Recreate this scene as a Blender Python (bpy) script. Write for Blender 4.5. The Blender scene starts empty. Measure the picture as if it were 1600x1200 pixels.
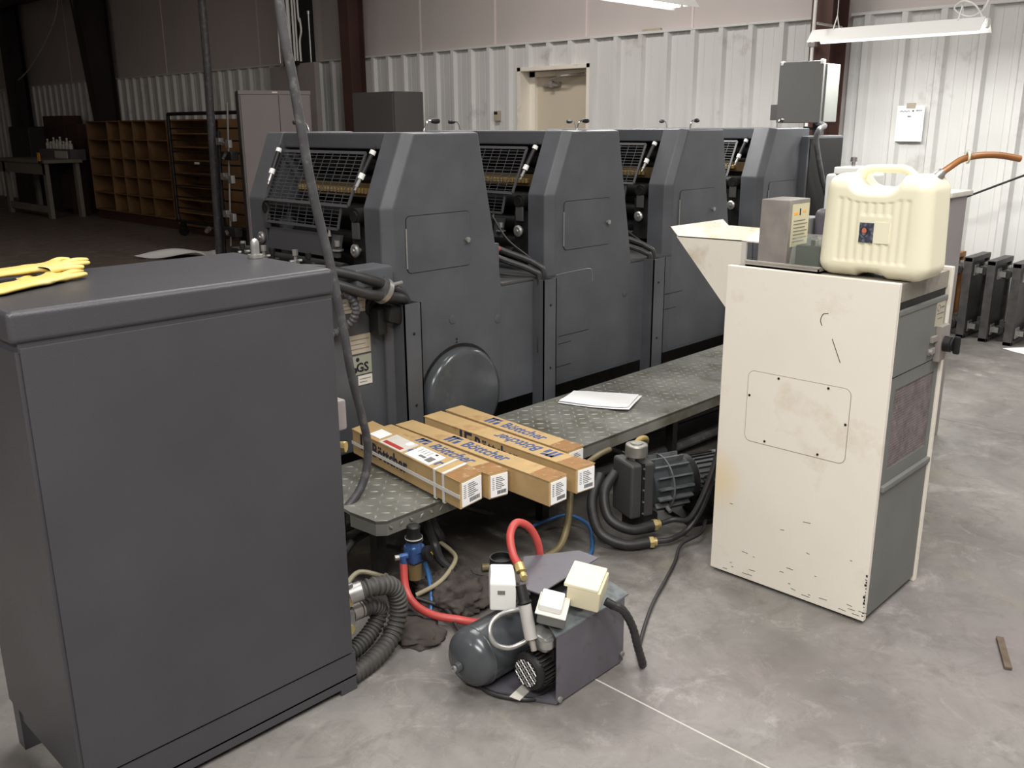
import bpy, bmesh, math, random
from mathutils import Vector, Matrix
random.seed(7)
SC = bpy.context.scene
COL = SC.collection
V = Vector

# ---------------------------------------------------------------- camera
cam_d = bpy.data.cameras.new('camera')
cam_d.sensor_width = 36.0
cam_d.lens = 1438.3 / 1600 * 36.0
cam_d.clip_start = 0.05
cam = bpy.data.objects.new('camera', cam_d)
COL.objects.link(cam)
pit, roll, yaw = .27458, -.0059914, .7685755
fw = V((math.cos(yaw) * math.cos(pit), math.sin(yaw) * math.cos(pit), -math.sin(pit)))
rt = V((math.sin(yaw), -math.cos(yaw), 0)); up = rt.cross(fw)
r_ = rt * math.cos(roll) + up * math.sin(roll); u_ = -rt * math.sin(roll) + up * math.cos(roll)
m = Matrix((r_, u_, -fw)).transposed().to_4x4(); m.translation = V((0, 0, 1.6))
cam.matrix_world = m
SC.camera = cam

# ---------------------------------------------------------------- light, exposure
SC.view_settings.view_transform = 'Standard'
SC.view_settings.look = 'None'
SC.view_settings.exposure = 0.0
SC.view_settings.gamma = 1.0
SC.view_settings.use_curve_mapping = False
w = bpy.data.worlds.new('world'); SC.world = w; w.use_nodes = True
w.node_tree.nodes['Background'].inputs[0].default_value = (.9, .95, 1, 1)
w.node_tree.nodes['Background'].inputs[1].default_value = 0.02

def area(name, loc, sx, sy, power, col=(1, .985, .955), rot=(0, 0, 0)):
    l = bpy.data.lights.new(name, 'AREA'); l.shape = 'RECTANGLE'; l.size = sx; l.size_y = sy
    l.energy = power; l.color = col
    o = bpy.data.objects.new(name, l); o.location = loc; o.rotation_euler = rot
    COL.objects.link(o); return o
# fluorescent strips hung from the roof, over and behind the camera; the last is an added fill
area('overhead_area_light', (0.9, 0.0, 4.3), .5, 2.6, 130)
area('overhead_area_light', (3.6, -0.6, 4.3), .5, 2.6, 130)
area('overhead_area_light', (-1.6, -0.6, 3.9), .5, 2.6, 225, (1, .98, .95))
area('overhead_area_light', (-2.6, 3.6, 3.9), .5, 2.6, 80, (1, .97, .93))
area('overhead_area_light', (5.2, 5.6, 4.4), .5, 2.6, 120, (1, .95, .91))
area('overhead_area_light', (2.6, 3.9, 4.3), .5, 2.6, 60)
area('overhead_area_light', (2.0, 13.0, 4.6), .5, 2.6, 34, (1, .95, .9))  # no fixture here: fill added to brighten the dark store corner

# ---------------------------------------------------------------- materials
def s2l(c):
    return tuple(((x / 255) / 12.92 if x / 255 <= .04045 else ((x / 255 + .055) / 1.055) ** 2.4) for x in c)

def mat(name, rgb, rough=.5, metal=0.0, var=.0, vscale=6., bump=.0, bscale=200., spot=None, spot_amt=.0, spot_scale=3., alpha=1, trans=0, spec=.5, coat=0, rgb2=None):
    m = bpy.data.materials.new(name); m.use_nodes = True
    nt = m.node_tree; N = nt.nodes; L = nt.links; b = N['Principled BSDF']
    c = s2l(rgb)
    b.inputs['Roughness'].default_value = rough
    b.inputs['Metallic'].default_value = metal
    b.inputs['Specular IOR Level'].default_value = spec
    b.inputs['Base Color'].default_value = (*c, 1)
    if trans: b.inputs['Transmission Weight'].default_value = trans
    if alpha < 1: b.inputs['Alpha'].default_value = alpha
    if coat: b.inputs['Coat Weight'].default_value = coat
    tc = N.new('ShaderNodeTexCoord')
    out = None
    if var or rgb2:
        n = N.new('ShaderNodeTexNoise'); n.inputs['Scale'].default_value = vscale; n.inputs['Detail'].default_value = 6
        L.new(tc.outputs['Object'], n.inputs['Vector'])
        mx = N.new('ShaderNodeMix'); mx.data_type = 'RGBA'
        rp = N.new('ShaderNodeValToRGB'); rp.color_ramp.elements[0].position = .35; rp.color_ramp.elements[1].position = .65
        L.new(n.outputs['Fac'], rp.inputs[0])
        L.new(rp.outputs[0], mx.inputs[0])
        c2 = s2l(rgb2) if rgb2 else tuple(min(1, x * (1 + var)) for x in c)
        c1 = c if rgb2 else tuple(x * (1 - var) for x in c)
        mx.inputs[6].default_value = (*c1, 1); mx.inputs[7].default_value = (*c2, 1)
        out = mx.outputs[2]
    if spot:
        n = N.new('ShaderNodeTexNoise'); n.inputs['Scale'].default_value = spot_scale; n.inputs['Detail'].default_value = 8; n.inputs['Roughness'].default_value = .65
        L.new(tc.outputs['Object'], n.inputs['Vector'])
        rp = N.new('ShaderNodeValToRGB'); rp.color_ramp.elements[0].position = .62 - spot_amt * .25; rp.color_ramp.elements[1].position = .78 - spot_amt * .2
        L.new(n.outputs['Fac'], rp.inputs[0])
        mx = N.new('ShaderNodeMix'); mx.data_type = 'RGBA'
        L.new(rp.outputs[0], mx.inputs[0])
        if out: L.new(out, mx.inputs[6])
        else: mx.inputs[6].default_value = (*c, 1)
        mx.inputs[7].default_value = (*s2l(spot), 1)
        out = mx.outputs[2]
    if out: L.new(out, b.inputs['Base Color'])
    if bump:
        n = N.new('ShaderNodeTexNoise'); n.inputs['Scale'].default_value = bscale; n.inputs['Detail'].default_value = 3
        L.new(tc.outputs['Object'], n.inputs['Vector'])
        bp = N.new('ShaderNodeBump'); bp.inputs['Strength'].default_value = bump; bp.inputs['Distance'].default_value = .002
        L.new(n.outputs['Fac'], bp.inputs['Height']); L.new(bp.outputs['Normal'], b.inputs['Normal'])
    return m

MT = {}
MT['press'] = mat('press_grey_paint', (81, 83, 87), .47, var=.12, vscale=5, bump=.35, bscale=260)
MT['press2'] = mat('press_grey_paint_flat', (72, 72, 72), .5, var=.1, vscale=5, bump=.25, bscale=260)
MT['cab'] = mat('cabinet_grey_paint', (66, 65, 69), .38, var=.08, vscale=3, bump=.35, bscale=300)
MT['black'] = mat('black_plastic', (22, 22, 23), .5, var=.2)
MT['dark'] = mat('dark_machine_metal', (34, 33, 33), .5, .3, var=.35, vscale=25)
MT['rubber'] = mat('black_rubber', (44, 43, 44), .48, var=.2, vscale=30, bump=.2, bscale=90)
MT['hosegrey'] = mat('grey_dusty_hose', (74, 73, 76), .5, var=.2, vscale=15, spot=(118, 115, 112), spot_amt=.25, spot_scale=30)
MT['chrome'] = mat('chrome', (205, 203, 200), .18, .95)
MT['alu'] = mat('brushed_aluminium', (176, 175, 172), .38, .75, var=.1, vscale=40)
MT['steel'] = mat('stainless_steel', (158, 152, 146), .42, .35, var=.14, vscale=12)
MT['brass'] = mat('brass', (206, 186, 128), .35, .6)
MT['cream'] = mat('cream_paint', (238, 232, 219), .42, var=.02, vscale=3, bump=.08, bscale=160, spot=(206, 194, 172), spot_amt=.25, spot_scale=4)
MT['greyp'] = mat('mid_grey_paint', (112, 114, 110), .5, var=.05, vscale=6, bump=.15, bscale=200)
MT['purple'] = mat('violet_grey_paint', (92, 90, 97), .45, var=.06, vscale=10, bump=.2, bscale=240, spot=(66, 64, 66), spot_amt=.1, spot_scale=12)
MT['bluegrey'] = mat('blue_grey_enamel', (76, 79, 82), .22, .1, var=.1, vscale=8, spot=(92, 92, 90), spot_amt=.1, spot_scale=14)
MT['wallpanel'] = mat('white_painted_sheet_steel', (214, 214, 211), .42, var=.03, vscale=1.5, bump=.06, bscale=40, spot=(176, 172, 168), spot_amt=.1, spot_scale=2.2)
MT['vinyl'] = mat('vinyl_insulation_facing', (202, 194, 190), .42, var=.03, vscale=1.2, bump=.5, bscale=5)
MT['iron'] = mat('red_oxide_steel', (78, 53, 46), .5, var=.12, vscale=3)
MT['irond'] = mat('dark_primer_steel', (46, 38, 36), .5, var=.12, vscale=3)
MT['white'] = mat('white_enamel', (236, 236, 232), .35)
MT['paper'] = mat('white_paper', (250, 250, 250), .8)
MT['label'] = mat('off_white_label', (214, 210, 200), .6, var=.04, vscale=20)
MT['taglab'] = mat('beige_label', (176, 166, 148), .6, var=.05, vscale=20)
MT['ink'] = mat('black_ink', (26, 26, 30), .7)
MT['greyink'] = mat('grey_ink', (120, 116, 112), .7)
MT['blueink'] = mat('blue_ink', (64, 86, 132), .75, var=.2, vscale=40)
MT['darkblueink'] = mat('dark_blue_ink', (42, 46, 66), .75, var=.2, vscale=40)
MT['redink'] = mat('red_ink', (176, 54, 44), .7)
MT['card'] = mat('corrugated_cardboard', (190, 160, 112), .75, var=.07, vscale=9, bump=.3, bscale=60, spot=(164, 128, 84), spot_amt=.3, spot_scale=8)
MT['tape'] = mat('packing_tape', (170, 128, 84), .25, var=.1, vscale=20, coat=.5, spot=(206, 186, 150), spot_amt=.3, spot_scale=30)
MT['strap'] = mat('white_strap', (224, 222, 216), .4)
MT['plate'] = mat('worn_tread_plate', (126, 126, 119), .42, .15, var=.25, vscale=3.5, spot=(92, 88, 72), spot_amt=.5, spot_scale=6, bump=.2, bscale=60)
MT['lug'] = mat('worn_tread_lug', (146, 147, 138), .4, .2, var=.3, vscale=8)
MT['wood'] = mat('stained_plywood', (150, 104, 60), .6, var=.2, vscale=3)
MT['red'] = mat('red_rubber_hose', (186, 74, 68), .42, var=.12, vscale=12)
MT['blue'] = mat('blue_hose', (48, 98, 150), .35)
MT['bluem'] = mat('blue_anodised_metal', (66, 96, 148), .35, .4, var=.2, vscale=30)
MT['olive'] = mat('olive_clear_hose', (120, 108, 76), .4, var=.1)
MT['beigehose'] = mat('beige_hose', (150, 142, 118), .45)
MT['amber'] = mat('amber_rubber_tube', (142, 92, 48), .35, var=.15, vscale=20)
MT['jug'] = mat('natural_polyethylene', (240, 235, 208), .38, var=.02, vscale=4, spot=(218, 186, 140), spot_amt=.12, spot_scale=5)
MT['glove'] = mat('yellow_rubber', (228, 202, 116), .5, var=.06, vscale=14, spot=(196, 184, 150), spot_amt=.3, spot_scale=9)
MT['rag'] = mat('grimy_rag', (62, 56, 52), .9, var=.25, vscale=18)
MT['clear'] = mat('smoked_clear_plastic', (190, 200, 186), .12, alpha=.2, spec=.8)
MT['greycab'] = mat('warm_grey_paint', (150, 143, 142), .5, var=.03)
MT['darkcab'] = mat('charcoal_paint', (74, 72, 72), .5)
MT['orange'] = mat('orange_tag', (250, 170, 60), .5)
MT['yellow'] = mat('yellow_wire', (210, 160, 60), .4)
MT['machine_d'] = mat('dark_old_machine', (52, 46, 46), .6, var=.2)
MT['brown'] = mat('dark_brown_laminate', (66, 42, 36), .5)
MT['benchg'] = mat('dull_bench_grey', (128, 122, 112), .6, var=.08)
MT['tube_e'] = bpy.data.materials.new('lit_tube'); MT['tube_e'].use_nodes = True
_b = MT['tube_e'].node_tree.nodes['Principled BSDF']
_b.inputs['Base Color'].default_value = (1, 1, 1, 1); _b.inputs['Emission Color'].default_value = (1, .98, .94, 1); _b.inputs['Emission Strength'].default_value = 9

def floor_material():
    m = bpy.data.materials.new('stained_concrete'); m.use_nodes = True
    nt = m.node_tree; N = nt.nodes; L = nt.links; b = N['Principled BSDF']
    tc = N.new('ShaderNodeTexCoord')
    def noise(sc, det=8, rough=.6, dist=0.):
        n = N.new('ShaderNodeTexNoise'); n.inputs['Scale'].default_value = sc; n.inputs['Detail'].default_value = det
        n.inputs['Roughness'].default_value = rough; n.inputs['Distortion'].default_value = dist
        L.new(tc.outputs['Object'], n.inputs['Vector']); return n.outputs['Fac']
    def ramp(src, a, b2):
        r = N.new('ShaderNodeValToRGB'); r.color_ramp.elements[0].position = a; r.color_ramp.elements[1].position = b2
        L.new(src, r.inputs[0]); return r.outputs[0]
    def mix(fac, A, B, typ='MIX', f=1.):
        x = N.new('ShaderNodeMix'); x.data_type = 'RGBA'; x.blend_type = typ
        if fac is None: x.inputs[0].default_value = f
        elif f != 1.:
            mm = N.new('ShaderNodeMath'); mm.operation = 'MULTIPLY'; L.new(fac, mm.inputs[0]); mm.inputs[1].default_value = f; L.new(mm.outputs[0], x.inputs[0])
        else: L.new(fac, x.inputs[0])
        for i, s in ((6, A), (7, B)):
            if isinstance(s, tuple): x.inputs[i].default_value = (*s2l(s), 1)
            else: L.new(s, x.inputs[i])
        return x.outputs[2]
    c = mix(ramp(noise(1.3, 9, .62, .8), .36, .66), (110, 107, 103), (142, 139, 134))
    c = mix(ramp(noise(.55, 5, .55, .4), .5, .66), c, (134, 124, 124), f=.5)
    c = mix(ramp(noise(3.1, 9, .7, 1.6), .56, .7), c, (96, 90, 85), f=.55)
    c = mix(ramp(noise(2.3, 9, .72, 1.2), .58, .68), c, (176, 172, 166), f=.6)
    c = mix(ramp(noise(30, 4, .7), .55, .8), c, (110, 102, 96), f=.35)
    # grime along and beneath the press, where oil has dripped (world X / Y distance, a stain of its own shape)
    sp = N.new('ShaderNodeSeparateXYZ'); L.new(tc.outputs['Object'], sp.inputs[0])
    def mr(src, a, b2):
        r = N.new('ShaderNodeMapRange'); r.inputs['From Min'].default_value = a; r.inputs['From Max'].default_value = b2; L.new(src, r.inputs['Value']); return r.outputs[0]
    def mul(a, b2, op='MULTIPLY'):
        x = N.new('ShaderNodeMath'); x.operation = op; L.new(a, x.inputs[0])
        if isinstance(b2, float): x.inputs[1].default_value = b2
        else: L.new(b2, x.inputs[1])
        return x.outputs[0]
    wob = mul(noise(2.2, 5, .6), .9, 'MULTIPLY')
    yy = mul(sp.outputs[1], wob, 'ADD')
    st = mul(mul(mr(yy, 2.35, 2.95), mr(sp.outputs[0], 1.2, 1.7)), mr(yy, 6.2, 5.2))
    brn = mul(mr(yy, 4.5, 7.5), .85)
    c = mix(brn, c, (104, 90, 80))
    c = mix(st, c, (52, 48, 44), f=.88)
    md = ramp(noise(2.6, 9, .7, .6), .40, .62)
    c = mix(mul(md, mul(mul(mr(yy, 1.2, 2.2), mr(sp.outputs[0], 1.3, 1.9)), mr(sp.outputs[0], 3.6, 2.6))), c, (76, 70, 66), f=.85)
    c = mix(ramp(noise(5.5, 9, .75, 1.0), .50, .72), c, (86, 80, 76), f=.6)
    c = mix(ramp(noise(1.7, 8, .65, 1.0), .60, .70), c, (140, 134, 108), f=.45)
    c = mix(ramp(noise(8, 9, .8, .5), .54, .70), c, (178, 174, 168), f=.35)
    # paler pinkish dust around the cream cabinet and the compressor
    nz = ramp(noise(1.1, 6, .6), .42, .6)
    c = mix(mul(nz, mul(mr(sp.outputs[1], 1.5, .6), mr(sp.outputs[0], 1.2, 2.2))), c, (142, 130, 131), f=.5)
    # filled saw cut: pale line along Y at X about 1.9
    dd = N.new('ShaderNodeMath'); dd.operation = 'ABSOLUTE'; L.new(mul(sp.outputs[0], -1.905, 'ADD'), dd.inputs[0])
    ln = N.new('ShaderNodeMapRange'); ln.inputs['From Min'].default_value = .0035; ln.inputs['From Max'].default_value = .002; L.new(dd.outputs[0], ln.inputs['Value'])
    c = mix(mul(ln.outputs[0], mr(sp.outputs[1], 1.62, 1.56)), c, (196, 192, 184), f=.8)
    dd = N.new('ShaderNodeMath'); dd.operation = 'ABSOLUTE'; L.new(mul(sp.outputs[0], -5.2, 'ADD'), dd.inputs[0])
    ln = N.new('ShaderNodeMapRange'); ln.inputs['From Min'].default_value = .008; ln.inputs['From Max'].default_value = .004; L.new(dd.outputs[0], ln.inputs['Value'])
    c = mix(ln.outputs[0], c, (96, 92, 86), f=.7)
    L.new(c, b.inputs['Base Color'])
    b.inputs['Roughness'].default_value = .55
    rr = mr(noise(4, 5, .6), .3, .7); r2 = N.new('ShaderNodeMapRange'); r2.inputs['To Min'].default_value = .38; r2.inputs['To Max'].default_value = .7
    L.new(rr, r2.inputs['Value']); L.new(r2.outputs[0], b.inputs['Roughness'])
    bp = N.new('ShaderNodeBump'); bp.inputs['Strength'].default_value = .25; bp.inputs['Distance'].default_value = .004
    L.new(noise(60, 5, .7), bp.inputs['Height']); L.new(bp.outputs['Normal'], b.inputs['Normal'])
    return m
MT['floor'] = floor_material()

# ---------------------------------------------------------------- mesh helpers
class G:
    def __init__(self): self.v = []; self.f = []
    def add(self, vs, fs):
        n = len(self.v); self.v += [tuple(x) for x in vs]; self.f += [tuple(i + n for i in f) for f in fs]; return self
    def addbm(self, bm):
        bm.verts.index_update(); self.add([v.co[:] for v in bm.verts], [[v.index for v in f.verts] for f in bm.faces]); bm.free(); return self
    def box(self, a, b, bev=0., seg=2):
        x0, y0, z0 = [min(p, q) for p, q in zip(a, b)]; x1, y1, z1 = [max(p, q) for p, q in zip(a, b)]
        vs = [(x0, y0, z0), (x1, y0, z0), (x1, y1, z0), (x0, y1, z0), (x0, y0, z1), (x1, y0, z1), (x1, y1, z1), (x0, y1, z1)]
        return self.hexa(vs, bev, seg)
    def hexa(self, vs, bev=0., seg=2):
        fs = [(0, 3, 2, 1), (4, 5, 6, 7), (0, 1, 5, 4), (1, 2, 6, 5), (2, 3, 7, 6), (3, 0, 4, 7)]
        return self.solid(vs, fs, bev, seg)
    def solid(self, vs, fs, bev=0., seg=2):
        if not bev: return self.add(vs, fs)
        bm = bmesh.new(); bv = [bm.verts.new(v) for v in vs]
        for f in fs: bm.faces.new([bv[i] for i in f])
        bmesh.ops.bevel(bm, geom=list(bm.edges), offset=bev, segments=seg, profile=.5, affect='EDGES', clamp_overlap=True)
        return self.addbm(bm)
    def obox(self, c, size, M, bev=0.):      # rotated box
        sx, sy, sz = [s / 2 for s in size]; c = V(c)
        vs = [c + M @ V((i * sx, j * sy, k * sz)) for k in (-1, 1) for i, j in ((-1, -1), (1, -1), (1, 1), (-1, 1))]
        return self.hexa([tuple(v) for v in vs], bev)
    def cyl(self, p0, p1, r, n=16, r2=None, caps=True):
        p0, p1 = V(p0), V(p1); r2 = r if r2 is None else r2
        d = (p1 - p0).normalized(); a = d.orthogonal().normalized(); b = d.cross(a)
        vs = []
        for p, rr in ((p0, r), (p1, r2)):
            for i in range(n):
                t = 2 * math.pi * i / n; vs.append(p + (a * math.cos(t) + b * math.sin(t)) * rr)
        fs = [(i, (i + 1) % n, n + (i + 1) % n, n + i) for i in range(n)]
        if caps: fs += [tuple(range(n - 1, -1, -1)), tuple(range(n, 2 * n))]
        return self.add(vs, fs)
    def lathe(self, prof, o, axis, n=24):    # prof: (distance along axis, radius)
        o = V(o); d = V(axis).normalized(); a = d.orthogonal().normalized(); b = d.cross(a)
        vs = []; fs = []
        for h, r in prof:
            for i in range(n):
                t = 2 * math.pi * i / n; vs.append(o + d * h + (a * math.cos(t) + b * math.sin(t)) * max(r, 1e-5))
        for k in range(len(prof) - 1):
            for i in range(n):
                j = (i + 1) % n; fs.append((k * n + i, k * n + j, (k + 1) * n + j, (k + 1) * n + i))
        fs += [tuple(range(n - 1, -1, -1)), tuple(range((len(prof) - 1) * n, len(prof) * n))]
        return self.add(vs, fs)
    def tube(self, pts, r, n=10, sub=6, rib=0., ribn=0):
        P = [V(p) for p in pts]
        if sub and len(P) > 2:
            Q = []
            for i in range(len(P) - 1):
                a = P[i - 1] if i else P[0] * 2 - P[1]; b = P[i]; c = P[i + 1]; d = P[i + 2] if i + 2 < len(P) else P[-1] * 2 - P[-2]
                for k in range(sub):
                    t = k / sub
                    Q.append(.5 * ((2 * b) + (c - a) * t + (2 * a - 5 * b + 4 * c - d) * t * t + (3 * b - a - 3 * c + d) * t ** 3))
            Q.append(P[-1]); P = Q
        if ribn:     # resample evenly for corrugation
            L = [0.]
            for i in range(1, len(P)): L.append(L[-1] + (P[i] - P[i - 1]).length)
            T = L[-1]; N_ = int(ribn); Q = []; k = 0
            for i in range(N_ + 1):
                s = T * i / N_
                while k < len(L) - 2 and L[k + 1] < s: k += 1
                t = (s - L[k]) / max(1e-9, L[k + 1] - L[k]); Q.append(P[k].lerp(P[k + 1], min(1, t)))
            P = Q
        d0 = (P[1] - P[0]).normalized(); a = d0.orthogonal().normalized()
        vs = []; fs = []
        for i, p in enumerate(P):
            d = (P[min(i + 1, len(P) - 1)] - P[max(i - 1, 0)])
            if d.length < 1e-9: d = d0
            d = d.normalized(); a = (a - d * a.dot(d)).normalized(); b = d.cross(a)
            rr = (r[min(i, len(r) - 1)] if isinstance(r, (list, tuple)) else r)
            if ribn: rr = rr * (1 + (rib if i % 4 in (0, 1) else -rib))
            for k in range(n):
                t = 2 * math.pi * k / n; vs.append(p + (a * math.cos(t) + b * math.sin(t)) * rr)
        for i in range(len(P) - 1):
            for k in range(n):
                j = (k + 1) % n; fs.append((i * n + k, i * n + j, (i + 1) * n + j, (i + 1) * n + k))
        fs += [tuple(range(n - 1, -1, -1)), tuple(range((len(P) - 1) * n, len(P) * n))]
        return self.add(vs, fs)
    def prism(self, poly, axis, a, b, bev=0.):
        def mk(p, t):
            return {'x': (t, p[0], p[1]), 'y': (p[0], t, p[1]), 'z': (p[0], p[1], t)}[axis]
        n = len(poly); vs = [mk(p, a) for p in poly] + [mk(p, b) for p in poly]
        fs = [(i, (i + 1) % n, n + (i + 1) % n, n + i) for i in range(n)] + [tuple(range(n - 1, -1, -1)), tuple(range(n, 2 * n))]
        return self.solid(vs, fs, bev)
    def loft(self, secs, bev=0.):
        n = len(secs[0]); vs = [p for s in secs for p in s]; fs = []
        for k in range(len(secs) - 1):
            for i in range(n):
                j = (i + 1) % n; fs.append((k * n + i, k * n + j, (k + 1) * n + j, (k + 1) * n + i))
        fs += [tuple(range(n - 1, -1, -1)), tuple(range((len(secs) - 1) * n, len(secs) * n))]
        return self.solid(vs, fs, bev)

ORG = {}
def finish_mesh(me, smooth):
    bm = bmesh.new(); bm.from_mesh(me)
    bmesh.ops.recalc_face_normals(bm, faces=bm.faces); bm.to_mesh(me); bm.free()
    if smooth:
        me.shade_smooth(); me.set_sharp_from_angle(angle=math.radians(smooth))

def B(name, g, mt, parent=None, label=None, cat=None, group=None, kind=None, smooth=35, org=None):
    """one mesh object from world (or, under a local thing, local) coordinates"""
    if parent is not None: o0 = V(ORG[parent.name])
    elif org is not None: o0 = V(org)
    else:
        xs = [v[0] for v in g.v]; ys = [v[1] for v in g.v]; zs = [v[2] for v in g.v]
        o0 = V(((min(xs) + max(xs)) / 2, (min(ys) + max(ys)) / 2, min(zs)))
    me = bpy.data.meshes.new(name)
    me.from_pydata([(v[0] - o0.x, v[1] - o0.y, v[2] - o0.z) for v in g.v], [], g.f)
    me.materials.append(MT[mt] if isinstance(mt, str) else mt)
    finish_mesh(me, smooth)
    o = bpy.data.objects.new(name, me); COL.objects.link(o)
    if smooth and smooth < 90 and 8 < len(me.polygons) < 4000:
        wn = o.modifiers.new('weighted_normal', 'WEIGHTED_NORMAL'); wn.keep_sharp = True; wn.weight = 80
    if parent is not None: o.parent = parent
    else: o.location = o0
    ORG[o.name] = tuple(o0)
    if label: o['label'] = label
    if cat: o['category'] = cat
    if group: o['group'] = group
    if kind: o['kind'] = kind
    return o

def thing(name, label, cat, loc, rotz=0., group=None, local=False, rot=None):
    o = bpy.data.objects.new(name, None); COL.objects.link(o); o.empty_display_size = .05
    o.location = loc; o.rotation_euler = rot if rot else (0, 0, rotz)
    o['label'] = label; o['category'] = cat
    if group: o['group'] = group
    ORG[o.name] = (0, 0, 0) if (local or rotz or rot) else tuple(loc)
    return o

def dup(o, parent=None, off=None, **kw):
    c = o.copy(); COL.objects.link(c)
    if parent is not None: c.parent = parent
    ORG[c.name] = ORG[o.name]
    if off is not None: c.location = V(o.location) + V(off)
    for k, v in kw.items(): c[k] = v
    for ch in list(o.children): dup(ch, c)
    return c

def text(name, s, size, o0, xdir, ydir, mt, parent, depth=.0006, sx=1., bold=.0):
    """lettering as thin mesh: origin, reading direction, up direction (same frame as parent)"""
    cu = bpy.data.curves.new('t', 'FONT'); cu.body = s; cu.size = size; cu.extrude = depth; cu.resolution_u = 2; cu.offset = bold
    t = bpy.data.objects.new('t', cu); COL.objects.link(t)
    bpy.context.view_layer.update()
    me0 = bpy.data.meshes.new_from_object(t.evaluated_get(bpy.context.evaluated_depsgraph_get()))
    x = V(xdir).normalized(); y = V(ydir).normalized(); z = x.cross(y)
    g = G(); g.add([tuple(V(o0) + x * v.co.x * sx + y * v.co.y + z * v.co.z) for v in me0.vertices], [tuple(p.vertices) for p in me0.polygons])
    bpy.data.objects.remove(t); bpy.data.meshes.remove(me0)
    return B(name, g, mt, parent, smooth=0)

def R3(rx=0, ry=0, rz=0):
    return (Matrix.Rotation(rz, 3, 'Z') @ Matrix.Rotation(ry, 3, 'Y') @ Matrix.Rotation(rx, 3, 'X'))

# ================================================================ SETTING
XW = 7.88
B('floor', G().box((-6.2, -6.2, -.15), (8.2, 26.2, 0)), 'floor', kind='structure', org=(0, 0, 0))
wb = B('wall_back', G().box((7.93, 7.46, 0), (8.15, 26.2, 5.2)).box((7.93, -6.2, 0), (8.15, 6.44, 5.2)).box((7.93, 6.44, 2.19), (8.15, 7.46, 5.2)), 'vinyl', kind='structure', org=(8, 0, 0))
B('wall_left', G().box((-6.2, 26.0, 0), (8.2, 26.2, 5.2)), 'vinyl', kind='structure')
B('wall_right', G().box((-6.2, -6.2, 0), (8.2, -6.0, 5.2)), 'vinyl', kind='structure')
B('wall_front', G().box((-6.2, -6.2, 0), (-6.0, 26.2, 5.2)), 'vinyl', kind='structure')
B('ceiling', G().box((-6.2, -6.2, 5.0), (8.2, 26.2, 5.2)), 'vinyl', kind='structure')

def ribh(y, off):
    t = (y - off) % .305
    if t > .1525: t -= .305
    if abs(t) < .024: return .042
    if abs(t) < .046: return .042 * (.046 - abs(t)) / .022
    for c in (-.102, .102):
        if abs(t - c) < .012: return .003
    return 0
def panel(y0, y1, z0, z1, off):
    ys = {y0, y1}
    k = math.floor((y0 - off) / .305) - 1
    while off + k * .305 < y1 + .3:
        c = off + k * .305
        for d in (-.046, -.024, .024, .046, -.115, -.1135, -.0905, -.089, .089, .0905, .1135, .115):
            if y0 < c + d < y1: ys.add(c + d)
        k += 1
    ys = sorted(ys); vs = []; fs = []
    for y in ys:
        x = XW - ribh(y, off); vs += [(x, y, z0), (x, y, z1)]
    n = len(ys)
    for i in range(n - 1): fs.append((2 * i, 2 * i + 1, 2 * i + 3, 2 * i + 2))
    b0 = len(vs)
    vs += [(7.935, ys[0], z0), (7.935, ys[0], z1), (7.935, ys[-1], z0), (7.935, ys[-1], z1)]
    fs += [(0, b0, b0 + 1, 1), (2 * n - 2, 2 * n - 1, b0 + 3, b0 + 2), (b0, b0 + 2, b0 + 3, b0 + 1)]
    fs += [tuple([2 * i + 1 for i in range(n)] + [b0 + 3, b0 + 1]), tuple([2 * i for i in range(n)] + [b0 + 2, b0])]
    return G().add(vs, fs)
ZP = 2.45
y = 3.5
while y > -1.0:      # sheets right of the near column
    B('wall_panel', panel(y - .915, y if y < 3.4 else 3.64, 0, ZP, 3.5), 'wallpanel', wb, smooth=0); y -= .915
B('wall_panel', panel(-6, y, 0, ZP, 3.5), 'wallpanel', wb, smooth=0)
y = 3.84; e = .305 * 15
while y < 25.9:
    if e <= 6.44 or y >= 7.46: B('wall_panel', panel(y, min(e, 26), 0, ZP, 0), 'wallpanel', wb, smooth=0)
    else:
        if y < 6.44: B('wall_panel', panel(y, 6.44, 0, ZP, 0), 'wallpanel', wb, smooth=0)
        B('wall_panel', panel(max(y, 6.44), min(e, 7.46), 2.19, ZP, 0), 'wallpanel', wb, smooth=0)
        if e > 7.46: B('wall_panel', panel(7.46, e, 0, ZP, 0), 'wallpanel', wb, smooth=0)
    y = e; e += .915
B('trim_1', G().box((7.835, 3.84, ZP), (7.93, 26, ZP + .022)), 'wallpanel', kind='structure')
B('trim_2', G().box((7.835, -6, ZP), (7.93, 3.64, ZP + .022)), 'wallpanel', kind='structure')
MT['seam'] = mat('insulation_seam_tape', (224, 212, 208), .35)
for y in (5.25, 6.55, 7.9, 9.2, 12.9, 14.4, 15.9, 20.0, 2.0, .7):
    B('seam_strip', G().box((7.922, y - .012, ZP + .02), (7.932, y + .012, 5.0)), 'seam', wb)
B('seam_strip', G().box((7.90, 5.6, ZP + .01), (7.93, 5.82, ZP + .05)), 'taglab', wb)

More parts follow.
